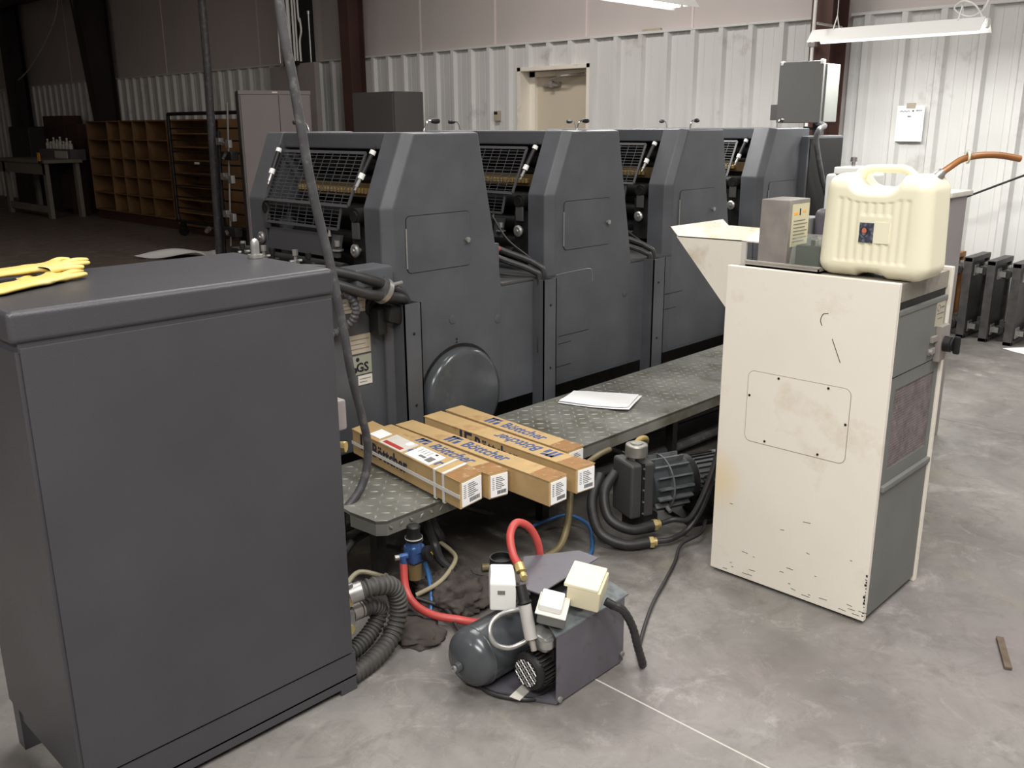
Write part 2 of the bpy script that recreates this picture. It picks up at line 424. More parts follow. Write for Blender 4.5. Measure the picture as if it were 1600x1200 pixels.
# door
fr = B('door_frame', G().box((7.835, 7.42, 0), (8.1, 7.47, 2.21)).box((7.835, 6.43, 0), (8.1, 6.47, 2.21)).box((7.835, 6.43, 2.17), (8.1, 7.47, 2.21)), 'cream', kind='structure')
fr.name = 'trim_3'
d = B('door_1', G().box((8.03, 6.47, .01), (8.08, 7.42, 2.165)), mat('cream_door_paint', (206, 196, 176), .5), kind='structure', org=(8.05, 6.95, 0)); ORG[d.name] = (8.05, 6.95, 0)
B('inner_frame', G().box((7.99, 7.34, 0), (8.03, 7.42, 2.165)).box((7.99, 6.47, 0), (8.03, 6.49, 2.165)).box((7.99, 6.47, 2.11), (8.03, 7.42, 2.165)), 'cream', d)
B('door_closer', G().box((7.97, 6.98, 2.0), (8.03, 7.22, 2.05), .008).box((7.94, 7.05, 1.99), (7.99, 7.09, 2.06), .005), 'steel', d)
B('closer_arm', G().cyl((7.95, 7.07, 2.07), (7.87, 6.85, 2.10), .010).cyl((7.87, 6.85, 2.10), (7.99, 6.62, 2.125), .012), 'steel', d)

# rigid-frame columns
def column(name, x, y0, y1, mt, label, x0b=None, top=5.0, txt='column'):
    x0b = x if x0b is None else x0b
    t = thing(name, label, 'column', ((x + 7.83) / 2, (y0 + y1) / 2, 0)); ym = (y0 + y1) / 2
    B('front_flange', G().loft([[(x0b, y0, 0), (x0b + .012, y0, 0), (x0b + .012, y1, 0), (x0b, y1, 0)], [(x, y0, top), (x + .012, y0, top), (x + .012, y1, top), (x, y1, top)]]), mt, t, smooth=0)
    B('web', G().loft([[(x0b + .012, ym - .005, 0), (7.82, ym - .005, 0), (7.82, ym + .005, 0), (x0b + .012, ym + .005, 0)], [(x + .012, ym - .005, top), (7.82, ym - .005, top), (7.82, ym + .005, top), (x + .012, ym + .005, top)]]), mt, t, smooth=0)
    B('rear_flange', G().box((7.82, y0, 0), (7.832, y1, top)), mt, t, smooth=0)
    B('base_plate', G().box((x0b - .03, y0 - .03, 0), (7.835, y1 + .03, .02)), mt, t)
    return t
MT['ironlit'] = mat('red_oxide_steel_bright', (98, 58, 46), .5, var=.12, vscale=3)
column('steel_column', 7.50, 3.66, 3.84, 'iron', 'dark red-brown steel column on the wall behind the grey electrical box on its arm', 7.56)
column('steel_column', 7.56, 10.20, 10.40, 'iron', 'red-brown steel column between the dark tall cabinet and the grey two-door cabinet', 7.62)
column('steel_column', 7.20, 17.75, 18.05, 'irond', 'dark steel column rising behind the wooden pigeonhole shelf', 7.60)
column('steel_column', 7.50, 22.1, 22.5, 'irond', 'far dark steel column behind the cluttered workbenches')
t = thing('conduit_pipe', 'thin white conduit running up the red-brown column above the grey electrical box', 'pipe', (7.47, 3.78, 0))
B('pipe_run', G().cyl((7.47, 3.78, 0.02), (7.47, 3.78, 5.0), .014), 'white', t)
for z in (2.2, 2.9): B('clamp', G().box((7.45, 3.75, z), (7.495, 3.81, z + .03)), 'steel', t)
t = thing('wall_rod', 'thin steel brace rod slanting up the white wall right of the amber tube', 'rod', (7.7, 2.3, 1.1))
B('rod', G().cyl((7.66, 2.55, 1.02), (7.66, -.6, 2.45), .008), 'dark', t)
t = thing('wall_notice', 'white paper notice with a handwritten line taped to the white ribbed wall', 'notice', (7.83, 3.07, 1.45))
B('sheet', G().box((7.828, 2.955, 1.45), (7.832, 3.175, 1.73)), 'paper', t)
B('tape', G().box((7.822, 3.03, 1.71), (7.830, 3.10, 1.75)), 'taglab', t)
for i, (a, b2, z) in enumerate(((3.15, 3.07, 1.685), (3.05, 3.04, 1.688), (3.02, 2.975, 1.69), (3.085, 3.06, 1.645))):
    B('handwriting', G().tube([(7.825, a - (a - b2) * k / 6, z + (.006 if k % 2 else -.004)) for k in range(7)], .0018, 5, 2), 'ink', t)
t = thing('thermostat', 'small beige thermostat on the ribbed wall left of the door', 'thermostat', (7.86, 7.8, 1.64))
B('housing', G().box((7.825, 7.765, 1.645), (7.875, 7.835, 1.755), .004), 'taglab', t)
B('display', G().box((7.821, 7.775, 1.715), (7.826, 7.825, 1.745)), 'ink', t)

# hanging strip lights
def strip_light(x0, y0, x1, y1, z, label, power):
    c = V(((x0 + x1) / 2, (y0 + y1) / 2, z)); d = V((x1 - x0, y1 - y0, 0)); L = d.length; rz = math.atan2(d.y, d.x)
    t = thing('strip_light', label, 'light', c, rz, local=True)
    h = L / 2
    B('reflector', G().loft([[(-h, -.11, 0), (-h, -.105, 0), (-h, -.035, .075), (-h, .035, .075), (-h, .105, 0), (-h, .11, 0), (-h, .04, .085), (-h, -.04, .085)],
                             [(h, -.11, 0), (h, -.105, 0), (h, -.035, .075), (h, .035, .075), (h, .105, 0), (h, .11, 0), (h, .04, .085), (h, -.04, .085)]]), 'white', t, smooth=0)
    for s in (-1, 1):
        B('end_cap', G().loft([[(s * h, -.03, .02), (s * h, .03, .02), (s * h, .03, .08), (s * h, -.03, .08)], [(s * h + s * .012, -.025, .03), (s * h + s * .012, .025, .03), (s * h + s * .012, .025, .075), (s * h + s * .012, -.025, .075)]]), 'white', t)
        B('lamp_tube', G().cyl((-h + .03, s * .045, .03), (h - .03, s * .045, .03), .0165, 12), 'tube_e', t)
        B('hanger', G().tube([(s * (h - .16), -.05, .075), (s * (h - .16), 0, .17), (s * (h - .16), .05, .075)], .004, 6, 0).cyl((s * (h - .16), 0, .17), (s * (h - .16), 0, 4.98 - z), .0025, 6), 'white', t)
    area('strip_lamp', c + V((0, 0, -.005)), L, .18, power, (1, .99, .96), (0, 0, rz))
    return t
t = strip_light(6.5, 2.13, 6.5, 3.28, 2.145, 'white strip light hanging before the right-hand wall, above the white notice', 42)
B('cross_rod', G().cyl((.42, -.09, .10), (.50, .12, .12), .009), 'steel', t)
B('power_cord', G().tube([(-.55, 0, .08), (-.50, .03, .16), (-.42, .02, .19), (-.36, -.02, .15), (-.46, -.03, .10), (-.56, 0, .16), (-.57, 0, .34)], .006, 6), 'white', t)
strip_light(4.53, 3.86, 5.75, 3.86, 2.36, 'white strip light at the top edge, hanging over the middle of the press', 24)

# ================================================================ GREY CONTROL CABINET (left foreground)
t = thing('control_cabinet', 'large dark grey steel control cabinet filling the left foreground', 'cabinet', (.99, 2.2, 0))
cb = t
g = G().box((.603, 1.985, .13), (1.378, 2.46, 1.16)); B('body', g, 'cab', t)
B('front_panel', G().box((.612, 1.979, .128), (1.375, 1.985, 1.168), .002), 'cab', t)
B('lid', G().box((.595, 1.975, 1.176), (1.386, 2.468, 1.246), .014, 3), 'cab', t)
B('lid_gap', G().box((.610, 1.983, 1.158), (1.374, 2.457, 1.178)), 'cab', t)
B('plinth', G().box((.62, 1.983, .045), (1.386, 1.995, .122)).box((.60, 1.983, .0), (.66, 1.995, .05)).box((1.33, 1.983, 0), (1.386, 1.995, .05)).box((.66, 1.983, .02), (1.33, 1.995, .05))
  .box((1.374, 1.99, .0), (1.386, 2.455, .122)).box((.61, 1.99, .09), (.622, 2.455, .13)).box((.62, 2.44, .06), (1.38, 2.455, .13)), 'cab', t)
for y in (2.00, 2.40): B('foot', G().box((.605, y, 0), (.65, y + .045, .125)), 'cab', t)
t2 = thing('lifting_eye', 'chrome-capped lifting eye bolt standing on the rear corner of the grey control cabinet', 'eye bolt', (1.352, 2.30, 1.246))
B('collar', G().cyl((1.352, 2.30, 1.247), (1.352, 2.30, 1.256), .021, 20), 'alu', t2)
B('eye_post', G().lathe([(0, .012), (.02, .0125), (.034, .012), (.042, .008), (.045, 0)], (1.352, 2.30, 1.256), (0, 0, 1), 16), 'alu', t2)

# yellow rubber gloves
def skin_mesh(verts, edges, radii, sub=2):
    me = bpy.data.meshes.new('s'); me.from_pydata(verts, edges, [])
    o = bpy.data.objects.new('s', me); COL.objects.link(o)
    md = o.modifiers.new('k', 'SKIN'); me.skin_vertices[0].data[0].use_root = True
    for i, r in enumerate(radii): me.skin_vertices[0].data[i].radius = (r, r) if not isinstance(r, tuple) else r
    md.use_smooth_shade = True
    s = o.modifiers.new('s', 'SUBSURF'); s.levels = sub
    dg = bpy.context.evaluated_depsgraph_get(); dg.update()
    m2 = bpy.data.meshes.new_from_object(o.evaluated_get(dg))
    g = G(); g.add([tuple(v.co) for v in m2.vertices], [tuple(p.vertices) for p in m2.polygons])
    bpy.data.objects.remove(o); return g
def glove(name, label, base, ang, z, flip, curl):
    # wrist at 0 and fingers along +x
    vs = [(-.17, 0, 0), (-.12, .002, .003), (-.06, 0, .004), (0, 0, .004), (.05, 0, .004)]
    ed = [(0, 1), (1, 2), (2, 3), (3, 4)]; rd = [(.050, .016), (.046, .016), (.043, .015), (.044, .014), (.044, .013)]
    for k, (yy, L) in enumerate(((-.034, .062), (-.012, .075), (.012, .07), (.034, .055))):
        i = len(vs); b = (.06, yy * .8, .003 + .006 * (k % 2))
        vs += [b, (.06 + L * .5, yy * 1.1, .006 + .01 * (k % 2)), (.06 + L, yy * (1.15 - curl), .002 + .008 * (k % 2))]
        ed += [(4, i), (i, i + 1), (i + 1, i + 2)]; rd += [.012, .0115, .009]
    i = len(vs); vs += [(.01, flip * .05, .0), (.045, flip * .072, .004), (.075, flip * .078, 0)]; ed += [(3, i), (i, i + 1), (i + 1, i + 2)]; rd += [.014, .012, .009]
    g = skin_mesh(vs, ed, rd)
    c, s = math.cos(ang), math.sin(ang); zz = min(v[2] for v in g.v)
    g.v = [(base[0] + x * c - y * s, base[1] + x * s + y * c, z + (q - zz) * .6) for x, y, q in g.v]
    return B(name, g, 'glove', None, label, 'glove', 'yellow rubber gloves on the grey cabinet', smooth=180)
glove('rubber_glove', 'lower yellow rubber glove of the pair, lying flat on the grey cabinet top', (.765, 2.27), math.radians(28), 1.246, 1, .3)
glove('rubber_glove', 'upper yellow rubber glove of the pair, resting with dirty fingertips over the lower glove', (.80, 2.375), math.radians(14), 1.262, -1, .2)

# bucket at the left edge
t = thing('paint_bucket', 'paint-smeared white bucket with a yellow wire handle beside the grey cabinet', 'bucket', (.33, 2.16, 0))
g = G().lathe([(0, .10), (.005, .104), (.27, .122), (.275, .128), (.285, .128), (.285, .121), (.27, .118), (.02, .1), (.019, 0)], (.33, 2.16, 0), (0, 0, 1), 32)
B('pail', g, mat('smeared_white_plastic', (226, 222, 218), .5, spot=(60, 56, 58), spot_amt=.55, spot_scale=16), t)
B('contents', G().cyl((.33, 2.16, .2), (.33, 2.16, .205), .114, 24), 'rag', t)
B('handle', G().tube([(.33 + .12 * math.cos(a), 2.16 + .09 * math.cos(a) * .2 - .03 * math.sin(a), .285 + .11 * math.sin(a)) for a in [math.pi * k / 10 for k in range(11)]], .005, 8, 3), 'yellow', t)

# ================================================================ PRINTING PRESS
X0, YF = 2.449, 3.05
press = thing('printing_press', 'long dark grey four-unit printing press behind the tread-plate walkway', 'printing press', (4.2, 3.6, 0))
P = press
def guard_secs(yo, yi, ch, s):
    """near or far side guard: outline swept from the outer face inwards"""
    def poly(dx, y, ex=0.):
        return [(X0 + dx, y, .30), (X0 + dx, y, 1.265), (X0 + .13 + dx, y, 1.572 - ex), (X0 + .505 - ex, y, 1.572 - ex), (X0 + .645 - ex, y, .872), (X0 + .645 - ex, y, .30)]
    return [poly(0, yo, .006), poly(-.045, yo + s * ch), poly(-.045, yi)]
unit = B('printing_unit', G().loft(guard_secs(3.05, 3.195, .033, 1), .007), 'press', P, smooth=40)
B('far_guard', G().loft(guard_secs(4.14, 3.97, .033, -1), .009), 'press', unit, smooth=40)
# sub-parts of the unit
U = unit
B('top_bar', G().box((X0 + .085, 3.19, 1.50), (X0 + .17, 3.975, 1.572), .012), 'press', U)
B('top_cover', G().box((X0 + .17, 3.19, 1.545), (X0 + .49, 3.975, 1.566), .006), 'press2', U)
B('inner_frame', G().box((X0 + .22, 3.20, .88), (X0 + .56, 3.24, 1.50)).box((X0 + .22, 3.93, .88), (X0 + .56, 3.97, 1.50)).box((X0 + .30, 3.24, .88), (X0 + .56, 3.93, 1.50)), 'dark', U)
B('rear_screen', G().box((X0 + .60, 3.24, 1.0), (X0 + .61, 3.93, 1.45)), 'black', U)
# access door on the near guard: proud slab with rounded corners and a shadow gap
def rrect(x0, z0, x1, z1, r, n=5):
    out = []
    for cx, cz, a0 in ((x1 - r, z0 + r, -90), (x1 - r, z1 - r, 0), (x0 + r, z1 - r, 90), (x0 + r, z0 + r, 180)):
        for k in range(n + 1):
            a = math.radians(a0 + 90 * k / n); out.append((cx + r * math.cos(a), cz + r * math.sin(a)))
    return out
dx0, dz0, dx1, dz1 = X0 + .066, .988, X0 + .435, 1.228
B('door_gap', G().prism(rrect(dx0 - .003, dz0 - .003, dx1 + .003, dz1 + .003, .022), 'y', 3.0492, 3.052), 'dark', U)
B('access_door', G().prism(rrect(dx0, dz0, dx1, dz1, .02), 'y', 3.0465, 3.052, .0), 'press', U, smooth=30)
B('hinge', G().cyl((dx0 - .004, 3.046, dz0 + .02), (dx0 - .004, 3.046, dz1 - .05), .0032, 8), 'alu', U)
B('door_knob', G().lathe([(0, .0075), (.008, .0075), (.008, .0115), (.018, .012), (.0195, .008)], (dx1 - .025, 3.047, 1.103), (0, -1, 0), 16), 'alu', U)
MT['scr'] = mat('screen_dark_grey', (70, 70, 72), .5)
# wire screen (two leaves) between the guards
def grid(p00, p10, p01, nu, nv, rw, fr):
    """flat grille: corner, along u, along v"""
    o0 = V(p00); u = V(p10) - o0; v = V(p01) - o0; n = u.cross(v).normalized(); g = G()
    def bar(a, b, wd, th):
        a, b = V(a), V(b); d = (b - a).normalized(); s = n.cross(d).normalized() * wd / 2; k = n * th / 2
        g.hexa([tuple(q) for q in (a - s - k, b - s - k, b + s - k, a + s - k, a - s + k, b - s + k, b + s + k, a + s + k)])
    for i in range(nu + 1):
        e = i in (0, nu); bar(o0 + u * (i / nu), o0 + u * (i / nu) + v, fr if e else rw, .006 if e else .0025)
    for j in range(nv + 1):
        e = j in (0, nv); bar(o0 + v * (j / nv), o0 + v * (j / nv) + u, fr if e else rw, .006 if e else .0025)
    return g
B('wire_screen', grid((X0 + .065, 3.30, 1.485), (X0 + .065, 3.955, 1.485), (X0 - .045, 3.30, 1.265), 11, 14, .0028, .014), 'scr', U, smooth=0)
B('wire_screen', grid((X0 - .04, 3.355, 1.26), (X0 - .04, 3.93, 1.26), (X0 - .065, 3.355, 1.165), 9, 6, .0028, .012), 'scr', U, smooth=0)
# brass ink key row and rollers seen through the mesh
g = G()
for k in range(22): g.box((X0 + .105, 3.34 + k * .026, 1.305), (X0 + .125, 3.36 + k * .026, 1.33), .003, 1)
B('ink_key_row', g, mat('dull_brass', (176, 150, 96), .45, .5), U)
B('ink_rail', G().box((X0 + .125, 3.25, 1.29), (X0 + .15, 3.93, 1.35)), mat('dull_bronze', (110, 92, 62), .5, .4), U)
for z, r, xx in ((1.43, .035, .2), (1.36, .03, .24), (1.22, .04, .12), (1.10, .035, .12), (.99, .045, .14)):
    B('roller', G().cyl((X0 + xx, 3.22, z), (X0 + xx, 3.95, z), r, 18), 'dark', U)
# gas struts
for (ya, yb) in ((3.218, 3.245), (3.95, 3.925)):
    a = V((X0 + .055, ya, 1.515)); b = V((X0 - .045, yb, 1.335)); d = b - a
    s = B('gas_strut', G().cyl(a + d * .12, a + d * .72, .011, 12).cyl(a, b, .004, 8), 'black', U)
    B('strut_cap', G().cyl(a + d * .10, a + d * .19, .0135, 12), 'white', U)
    B('strut_cap', G().cyl(a + d * .62, a + d * .74, .0135, 12), 'white', U)
    B('strut_rod_end', G().cyl(a + d * .74, a + d * .92, .008, 10).cyl(a + d * .92, a + d * 1.0, .005, 8), 'alu', U)
# below the mesh: fountain tray, brackets, knobs, bearings
B('fountain_tray', G().hexa([(X0 - .07, 3.36, 1.04), (X0 - .055, 3.36, 1.04), (X0 - .055, 3.93, 1.04), (X0 - .07, 3.93, 1.04), (X0 - .05, 3.36, 1.135), (X0 - .035, 3.36, 1.135), (X0 - .035, 3.93, 1.135), (X0 - .05, 3.93, 1.135)]), 'scr', U)
for y in (3.25, 3.95):
    B('bearing', G().cyl((X0 - .05, y, 1.225), (X0 + .05, y, 1.225), .035, 18).cyl((X0 - .058, y, 1.225), (X0 - .05, y, 1.225), .024, 18), 'dark', U)
    B('bracket_plate', G().box((X0 - .055, y - .03, 1.13), (X0 - .045, y + .02, 1.20), .003), 'press2', U)
    B('round_knob', G().lathe([(0, .010), (.02, .010), (.02, .028), (.03, .029), (.036, .021), (.036, .009), (.042, .008)], (X0 - .03, y + (.0 if y < 3.5 else .05), 1.08), (-1, 0, 0), 20), 'alu', U)
B('side_linkage', G().box((X0 - .03, 3.20, .95), (X0 - .015, 3.30, 1.18)).box((X0 - .03, 3.90, .95), (X0 - .015, 3.97, 1.18)).cyl((X0 - .03, 3.30, .97), (X0 - .03, 3.92, .97), .022, 12), 'dark', U)
B('wing_nut', G().lathe([(0, .011), (.03, .006)], (X0 - .06, 3.455, 1.13), (0, 0, 1), 10).lathe([(0, .011), (.03, .006)], (X0 - .06, 3.425, 1.13), (0, 0, 1), 10), 'chrome', U)
B('clamp_block', G().box((X0 - .075, 3.42, 1.075), (X0 - .045, 3.465, 1.125), .004), 'dark', U)
B('oil_cup', G().cyl((X0 - .06, 3.37, 1.09), (X0 - .06, 3.37, 1.115), .016, 14).cyl((X0 - .06, 3.37, 1.07), (X0 - .06, 3.37, 1.076), .026, 14), 'alu', U)
B('thin_rod', G().cyl((X0 - .075, 3.43, 1.10), (X0 - .075, 3.40, .90), .003, 8), 'alu', U)
# throw-off levers on top
def lever(name, x, y, s):
    r = B(name, G().tube([(x, y, 1.55), (x + s * .008, y, 1.588), (x + s * .022, y, 1.613), (x + s * .045, y, 1.618)], .0045, 8), 'chrome', U)
    B('lever_knob', G().lathe([(0, .005), (.008, .010), (.03, .0125), (.045, .010), (.05, .004)], (x + s * .043, y, 1.618), (s, 0, -.03), 14), 'black', r)
lever('lever', X0 + .24, 3.12, 1); lever('lever', X0 + .25, 3.99, -1)
units = [unit] + [dup(unit, P, (1.02 * k, 0, 0)) for k in (1, 2, 3)]
# last unit ends straight: side closing panel
B('end_panel', G().box((X0 + 3.06 + .50, 3.052, .87), (X0 + 3.06 + .58, 4.13, 1.566), .008), 'press', P)

# lower body
B('lower_body', G().box((2.46, 3.0515, .29), (6.03, 4.125, .870)), 'press', P)
B('base_frame', G().box((2.2, 3.20, 0), (6.0, 4.0, .285)), 'dark', P)
for i, k in enumerate((0, 1, 2)):
    xa = X0 + .645 + 1.02 * k
    B('drip_ledge', G().box((xa - .01, 3.046, .866), (xa + .38, 3.07, .876)).box((xa - .01, 3.07, .868), (xa + .38, 3.96, .874)), 'press2', P)
# seams and cover plates on the lower body
for (xa, xb, za) in ((3.50, 3.74, .545), (3.50, 3.60, .505), (4.40, 4.62, .64), (4.40, 4.56, .55), (3.48, 3.60, .385)):
    B('body_seam', G().box((xa, 3.0485, za), (xb, 3.0505, za + .0025)), 'dark', P)
B('body_seam', G().tube([(3.47, 3.0495, .868), (3.60, 3.0495, .872), (3.735, 3.0495, .872), (3.765, 3.0495, .855), (3.77, 3.0495, .80)], .0018, 6, 3), 'alu', P)
# hose duct posts
for k, (xa, xb, zt) in enumerate(((2.43, 2.525, .872), (3.31, 3.405, .868), (4.225, 4.335, .874), (5.2, 5.3, .87))):
    B('hose_duct', G().box((xa, 2.98, .22), (xa + .006, 3.055, zt)).box((xb - .006, 2.98, .22), (xb, 3.055, zt)).box((xa, 2.98, .22), (xb, 2.986, zt)), 'press', P)
    B('screw', G().cyl((xa + .05, 2.981, .74), (xa + .05, 2.977, .74), .006, 10).cyl((xa + .05, 2.981, .42), (xa + .05, 2.977, .42), .006, 10), 'black', P)
# flywheel cover disc
B('flywheel_cover', G().lathe([(0, .232), (.028, .232), (.048, .222), (.055, .20), (.055, 0)], (2.80, 3.053, .383), (0, -1, 0), 56), 'bluegrey', P, smooth=50)
B('cover_rim', G().lathe([(0, .248), (.003, .248), (.003, .0)], (2.80, 3.052, .383), (0, -1, 0), 56), 'dark', P)
for (x, z, r) in ((2.768, .749, .021), (3.06, .707, .021), (4.055, .698, .018), (3.06, .40, .005), (2.79, .655, .005), (2.79, .64, .004)):
    B('blank_plug' if r > .01 else 'screw', G().lathe([(0, r), (.004, r), (.006, r * .8), (.006, 0)], (x, 3.052, z), (0, -1, 0), 20), 'press' if r > .01 else 'black', P)

# feeder end: side panel with stickers, hoses and fittings (between the control cabinet and the first unit)
B('feeder_side', G().box((2.02, 3.10, .24), (2.435, 4.0, .93), .01), 'press', P)
B('feeder_box', G().box((2.20, 2.99, .965), (2.39, 3.12, 1.045), .012), 'press', P)
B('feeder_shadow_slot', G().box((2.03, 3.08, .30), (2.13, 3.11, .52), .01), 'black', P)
sh = (3.095)
def sticker(name, x0, z0, x1, z1, mt='taglab', lines=3, parent=P, y=3.097):
    s = B(name, G().box((x0, y - .0015, z0), (x1, y + .003, z1)), mt, parent)
    for k in range(lines):
        z = z1 - (z1 - z0) * (k + 1) / (lines + 1)
        B('print_line', G().box((x0 + .006, y - .0022, z - .0018), (x1 - .008 - .02 * (k % 2), y - .001, z + .0018)), 'greyink', s)
    return s
sticker('warning_label', 2.185, .850, 2.318, .912); sticker('warning_label', 2.225, .672, 2.335, .752)
s = sticker('approval_label', 2.232, .580, 2.335, .662, mat('sticker_green_grey', (150, 152, 136), .5), 0)
text('lettering', 'GS', .055, (2.252, 3.0945, .592), (1, 0, 0), (0, 0, 1), 'ink', s, .0008, 1.0, .0012)
B('approval_mark', G().lathe([(0, .009), (.001, .009)], (2.262, 3.095, .646), (0, -1, 0), 12), 'ink', s)
B('approval_mark', G().lathe([(0, .014), (.001, .014)], (2.243, 3.095, .600), (0, -1, 0), 12), 'ink', s)
s = sticker('serial_label', 2.262, .532, 2.335, .572, 'label', 2)
B('round_socket', G().lathe([(0, .045), (.012, .045), (.014, .03), (.02, .03), (.02, .018), (.004, .016), (.004, 0)], (2.36, 3.10, .86), (0, -1, 0), 28), 'black', P)
B('plug_block', G().box((2.33, 3.03, .745), (2.38, 3.10, .86), .012).obox((2.41, 3.03, .83), (.09, .07, .08), R3(0, .3, 0), .02), 'black', P)
for x in (2.185, 2.235): B('round_boss', G().lathe([(0, .016), (.006, .016), (.008, .012), (.003, .01), (.003, 0)], (x, 3.10, .925 - .02), (0, -1, 0), 18), 'alu', P)
hs = []
hs.append(([(1.90, 3.15, 1.06), (2.0, 3.10, 1.06), (2.12, 3.04, 1.045), (2.26, 2.99, 1.0), (2.39, 2.99, .945), (2.46, 3.015, .90), (2.476, 3.02, .84), (2.478, 3.02, .60)], .021))
hs.append(([(1.88, 3.15, 1.03), (1.98, 3.08, 1.03), (2.10, 3.01, 1.0), (2.24, 2.965, .945), (2.38, 2.965, .915), (2.455, 3.01, .885), (2.474, 3.02, .83), (2.478, 3.02, .60)], .021))
for p, r in hs: B('air_hose', G().tube(p, r, 12), 'rubber', P)
B('hose_clamp', G().lathe([(0, .055), (.024, .055), (.024, .051), (0, .051), (0, .055)], (2.31, 2.978, .955), (.85, .0, -.5), 26), 'alu', P)
B('clamp_bolt', G().cyl((2.36, 2.975, .965), (2.42, 2.975, .97), .008, 10), 'alu', P)
B('cable_eyelet', G().cyl((2.255, 3.09, .88), (2.255, 3.06, .88), .018, 8), 'alu', P)
B('corrugated_hose', G().tube([(2.08, 3.12, .99), (2.14, 3.03, .97), (2.19, 3.0, .92), (2.195, 3.01, .85), (2.16, 3.05, .80), (2.10, 3.08, .775)], .0165, 10, 6, .10, 90), 'hosegrey', P)
# hoses from inside each gap down into the next duct
for k, xb in ((1, 3.36), (2, 4.28), (3, 5.25)):
    xa = X0 + .68 + 1.02 * (k - 1)
    B('air_hose', G().tube([(xa + .10, 3.55, 1.05), (xa + .14, 3.38, 1.03), (xb - .11, 3.20, 1.0), (xb - .025, 3.06, .94), (xb - .0, 3.02, .86), (xb, 3.02, .5)], .016, 10), 'rubber', P)
    B('air_hose', G().tube([(xa + .04, 3.50, 1.0), (xa + .10, 3.34, .99), (xb - .15, 3.17, .965), (xb - .055, 3.05, .91), (xb - .035, 3.02, .85), (xb - .035, 3.02, .5)], .016, 10), 'rubber', P)
    B('cable', G().tube([(xb + .0, 3.38, 1.15), (xb - .02, 3.25, 1.04), (xb + .0, 3.10, .95), (xb + .01, 3.03, .86)], .005, 8), 'rubber', P)
B('push_button', G().box((X0 + .625, 3.09, .90), (X0 + .665, 3.13, 1.06), .004), 'press', P)
B('red_button', G().cyl((X0 + .664, 3.11, 1.03), (X0 + .68, 3.11, 1.03), .014, 14), mat('red_button', (176, 70, 66), .4), P)

# mechanics of the feeder in front of unit one: shafts, rods, clamps
for (y, z, r) in ((3.3, 1.03, .02),):
    B('cross_shaft', G().cyl((2.30, 3.20, 1.02), (2.30, 3.98, 1.02), .022, 14).cyl((2.22, 3.15, .97), (2.22, 3.98, .97), .014, 12), 'dark', P)
for k, (yy, xx) in enumerate(((3.35, 2.22), (3.48, 2.24), (3.60, 2.20), (3.72, 2.23), (3.85, 2.2), (3.93, 2.25))):
    B('adjuster', G().cyl((xx, yy, .93), (xx, yy, 1.06), .007, 8).cyl((xx, yy, 1.055), (xx, yy, 1.08), .013, 10).cyl((xx - .03, yy, 1.03), (xx + .03, yy, 1.03), .007, 8).obox((xx, yy, 1.02), (.03, .022, .03), R3(0, 0, .4), .003), 'alu' if k % 2 else 'dark', P)
B('feed_table', G().box((1.80, 3.15, .90), (2.35, 3.98, .935), .004).box((2.0, 3.95, .25), (2.44, 4.14, 1.0), .01), 'dark', P)
B('far_side_box', G().box((2.30, 4.06, .88), (2.42, 4.14, 1.03), .006), 'dark', P)

# delivery end behind the last unit
B('delivery_end', G().loft([[(5.98, 3.0, .25), (6.50, 3.0, .25), (6.60, 3.10, .25), (6.60, 4.15, .25), (5.98, 4.15, .25)], [(5.98, 3.0, 1.515), (6.50, 3.0, 1.515), (6.60, 3.10, 1.515), (6.60, 4.15, 1.515), (5.98, 4.15, 1.515)]], .012), 'press', P)
B('delivery_shade_panel', G().box((6.0, 2.994, .30), (6.49, 3.003, 1.50), .004), mat('painted_shade_black', (40, 40, 40), .75, spec=.2), P)  # near-black sheet paints the shade inside the concave delivery end
B('base_frame', G().box((6.02, 3.1, 0), (6.5, 4.0, .26)), 'dark', P)

# ================================================================ WALKWAY
wk = thing('tread_walkway', 'raised tread-plate walkway running along the foot of the press', 'walkway', (3.8, 2.62, 0))
g = G().prism([(1.93, 2.88), (1.77, 2.70), (1.745, 2.48), (1.757, 2.35), (1.785, 2.325), (5.95, 2.305), (5.95, 2.88)], 'z', .288, .300)
g.add([], []); B('deck', g, 'plate', wk)
g = G()
pts = [(1.745, 2.48), (1.757, 2.35), (1.785, 2.325), (5.95, 2.305)]
for (a, b) in zip(pts[:-1], pts[1:]):
    g.hexa([(a[0], a[1], .245), (b[0], b[1], .245), (b[0], b[1] + .006, .245), (a[0] + .006, a[1] + .006, .245), (a[0], a[1], .298), (b[0], b[1], .298), (b[0], b[1] + .006, .298), (a[0] + .006, a[1] + .006, .298)])
B('front_lip', g, 'plate', wk, smooth=0)
g = G()
def lug(g, c, ang, ax='z', L=.017, Wd=.0055, h=.0018):
    ca, sa = math.cos(ang), math.sin(ang)
    if ax == 'z':
        f = lambda u, v, q: (c[0] + u * ca - v * sa, c[1] + u * sa + v * ca, c[2] + q)
    else:
        f = lambda u, v, q: (c[0] + u * ca - v * sa, c[1] - q, c[2] + u * sa + v * ca)
    vs = [f(-L, 0, 0), f(0, -Wd, 0), f(L, 0, 0), f(0, Wd, 0), f(-L * .6, 0, h), f(0, -Wd * .5, h), f(L * .6, 0, h), f(0, Wd * .5, h)]
    g.add(vs, [(4, 5, 6, 7), (0, 1, 5, 4), (1, 2, 6, 5), (2, 3, 7, 6), (3, 0, 4, 7)])
st = .046
for i in range(90):
    for j in range(14):
        x, y = 1.78 + i * st, 2.335 + j * st
        if y > 2.87 or x > 5.93 or (x < 1.8 and y > 2.66): continue
        lug(g, (x, y, .30), math.radians(45 if (i + j) % 2 else -45))
    lug(g, (1.80 + i * st, 2.322, .272), math.radians(45 if i % 2 else -45), 'y', .012)
B('tread_lugs', g, 'lug', wk, kind='stuff', smooth=0)
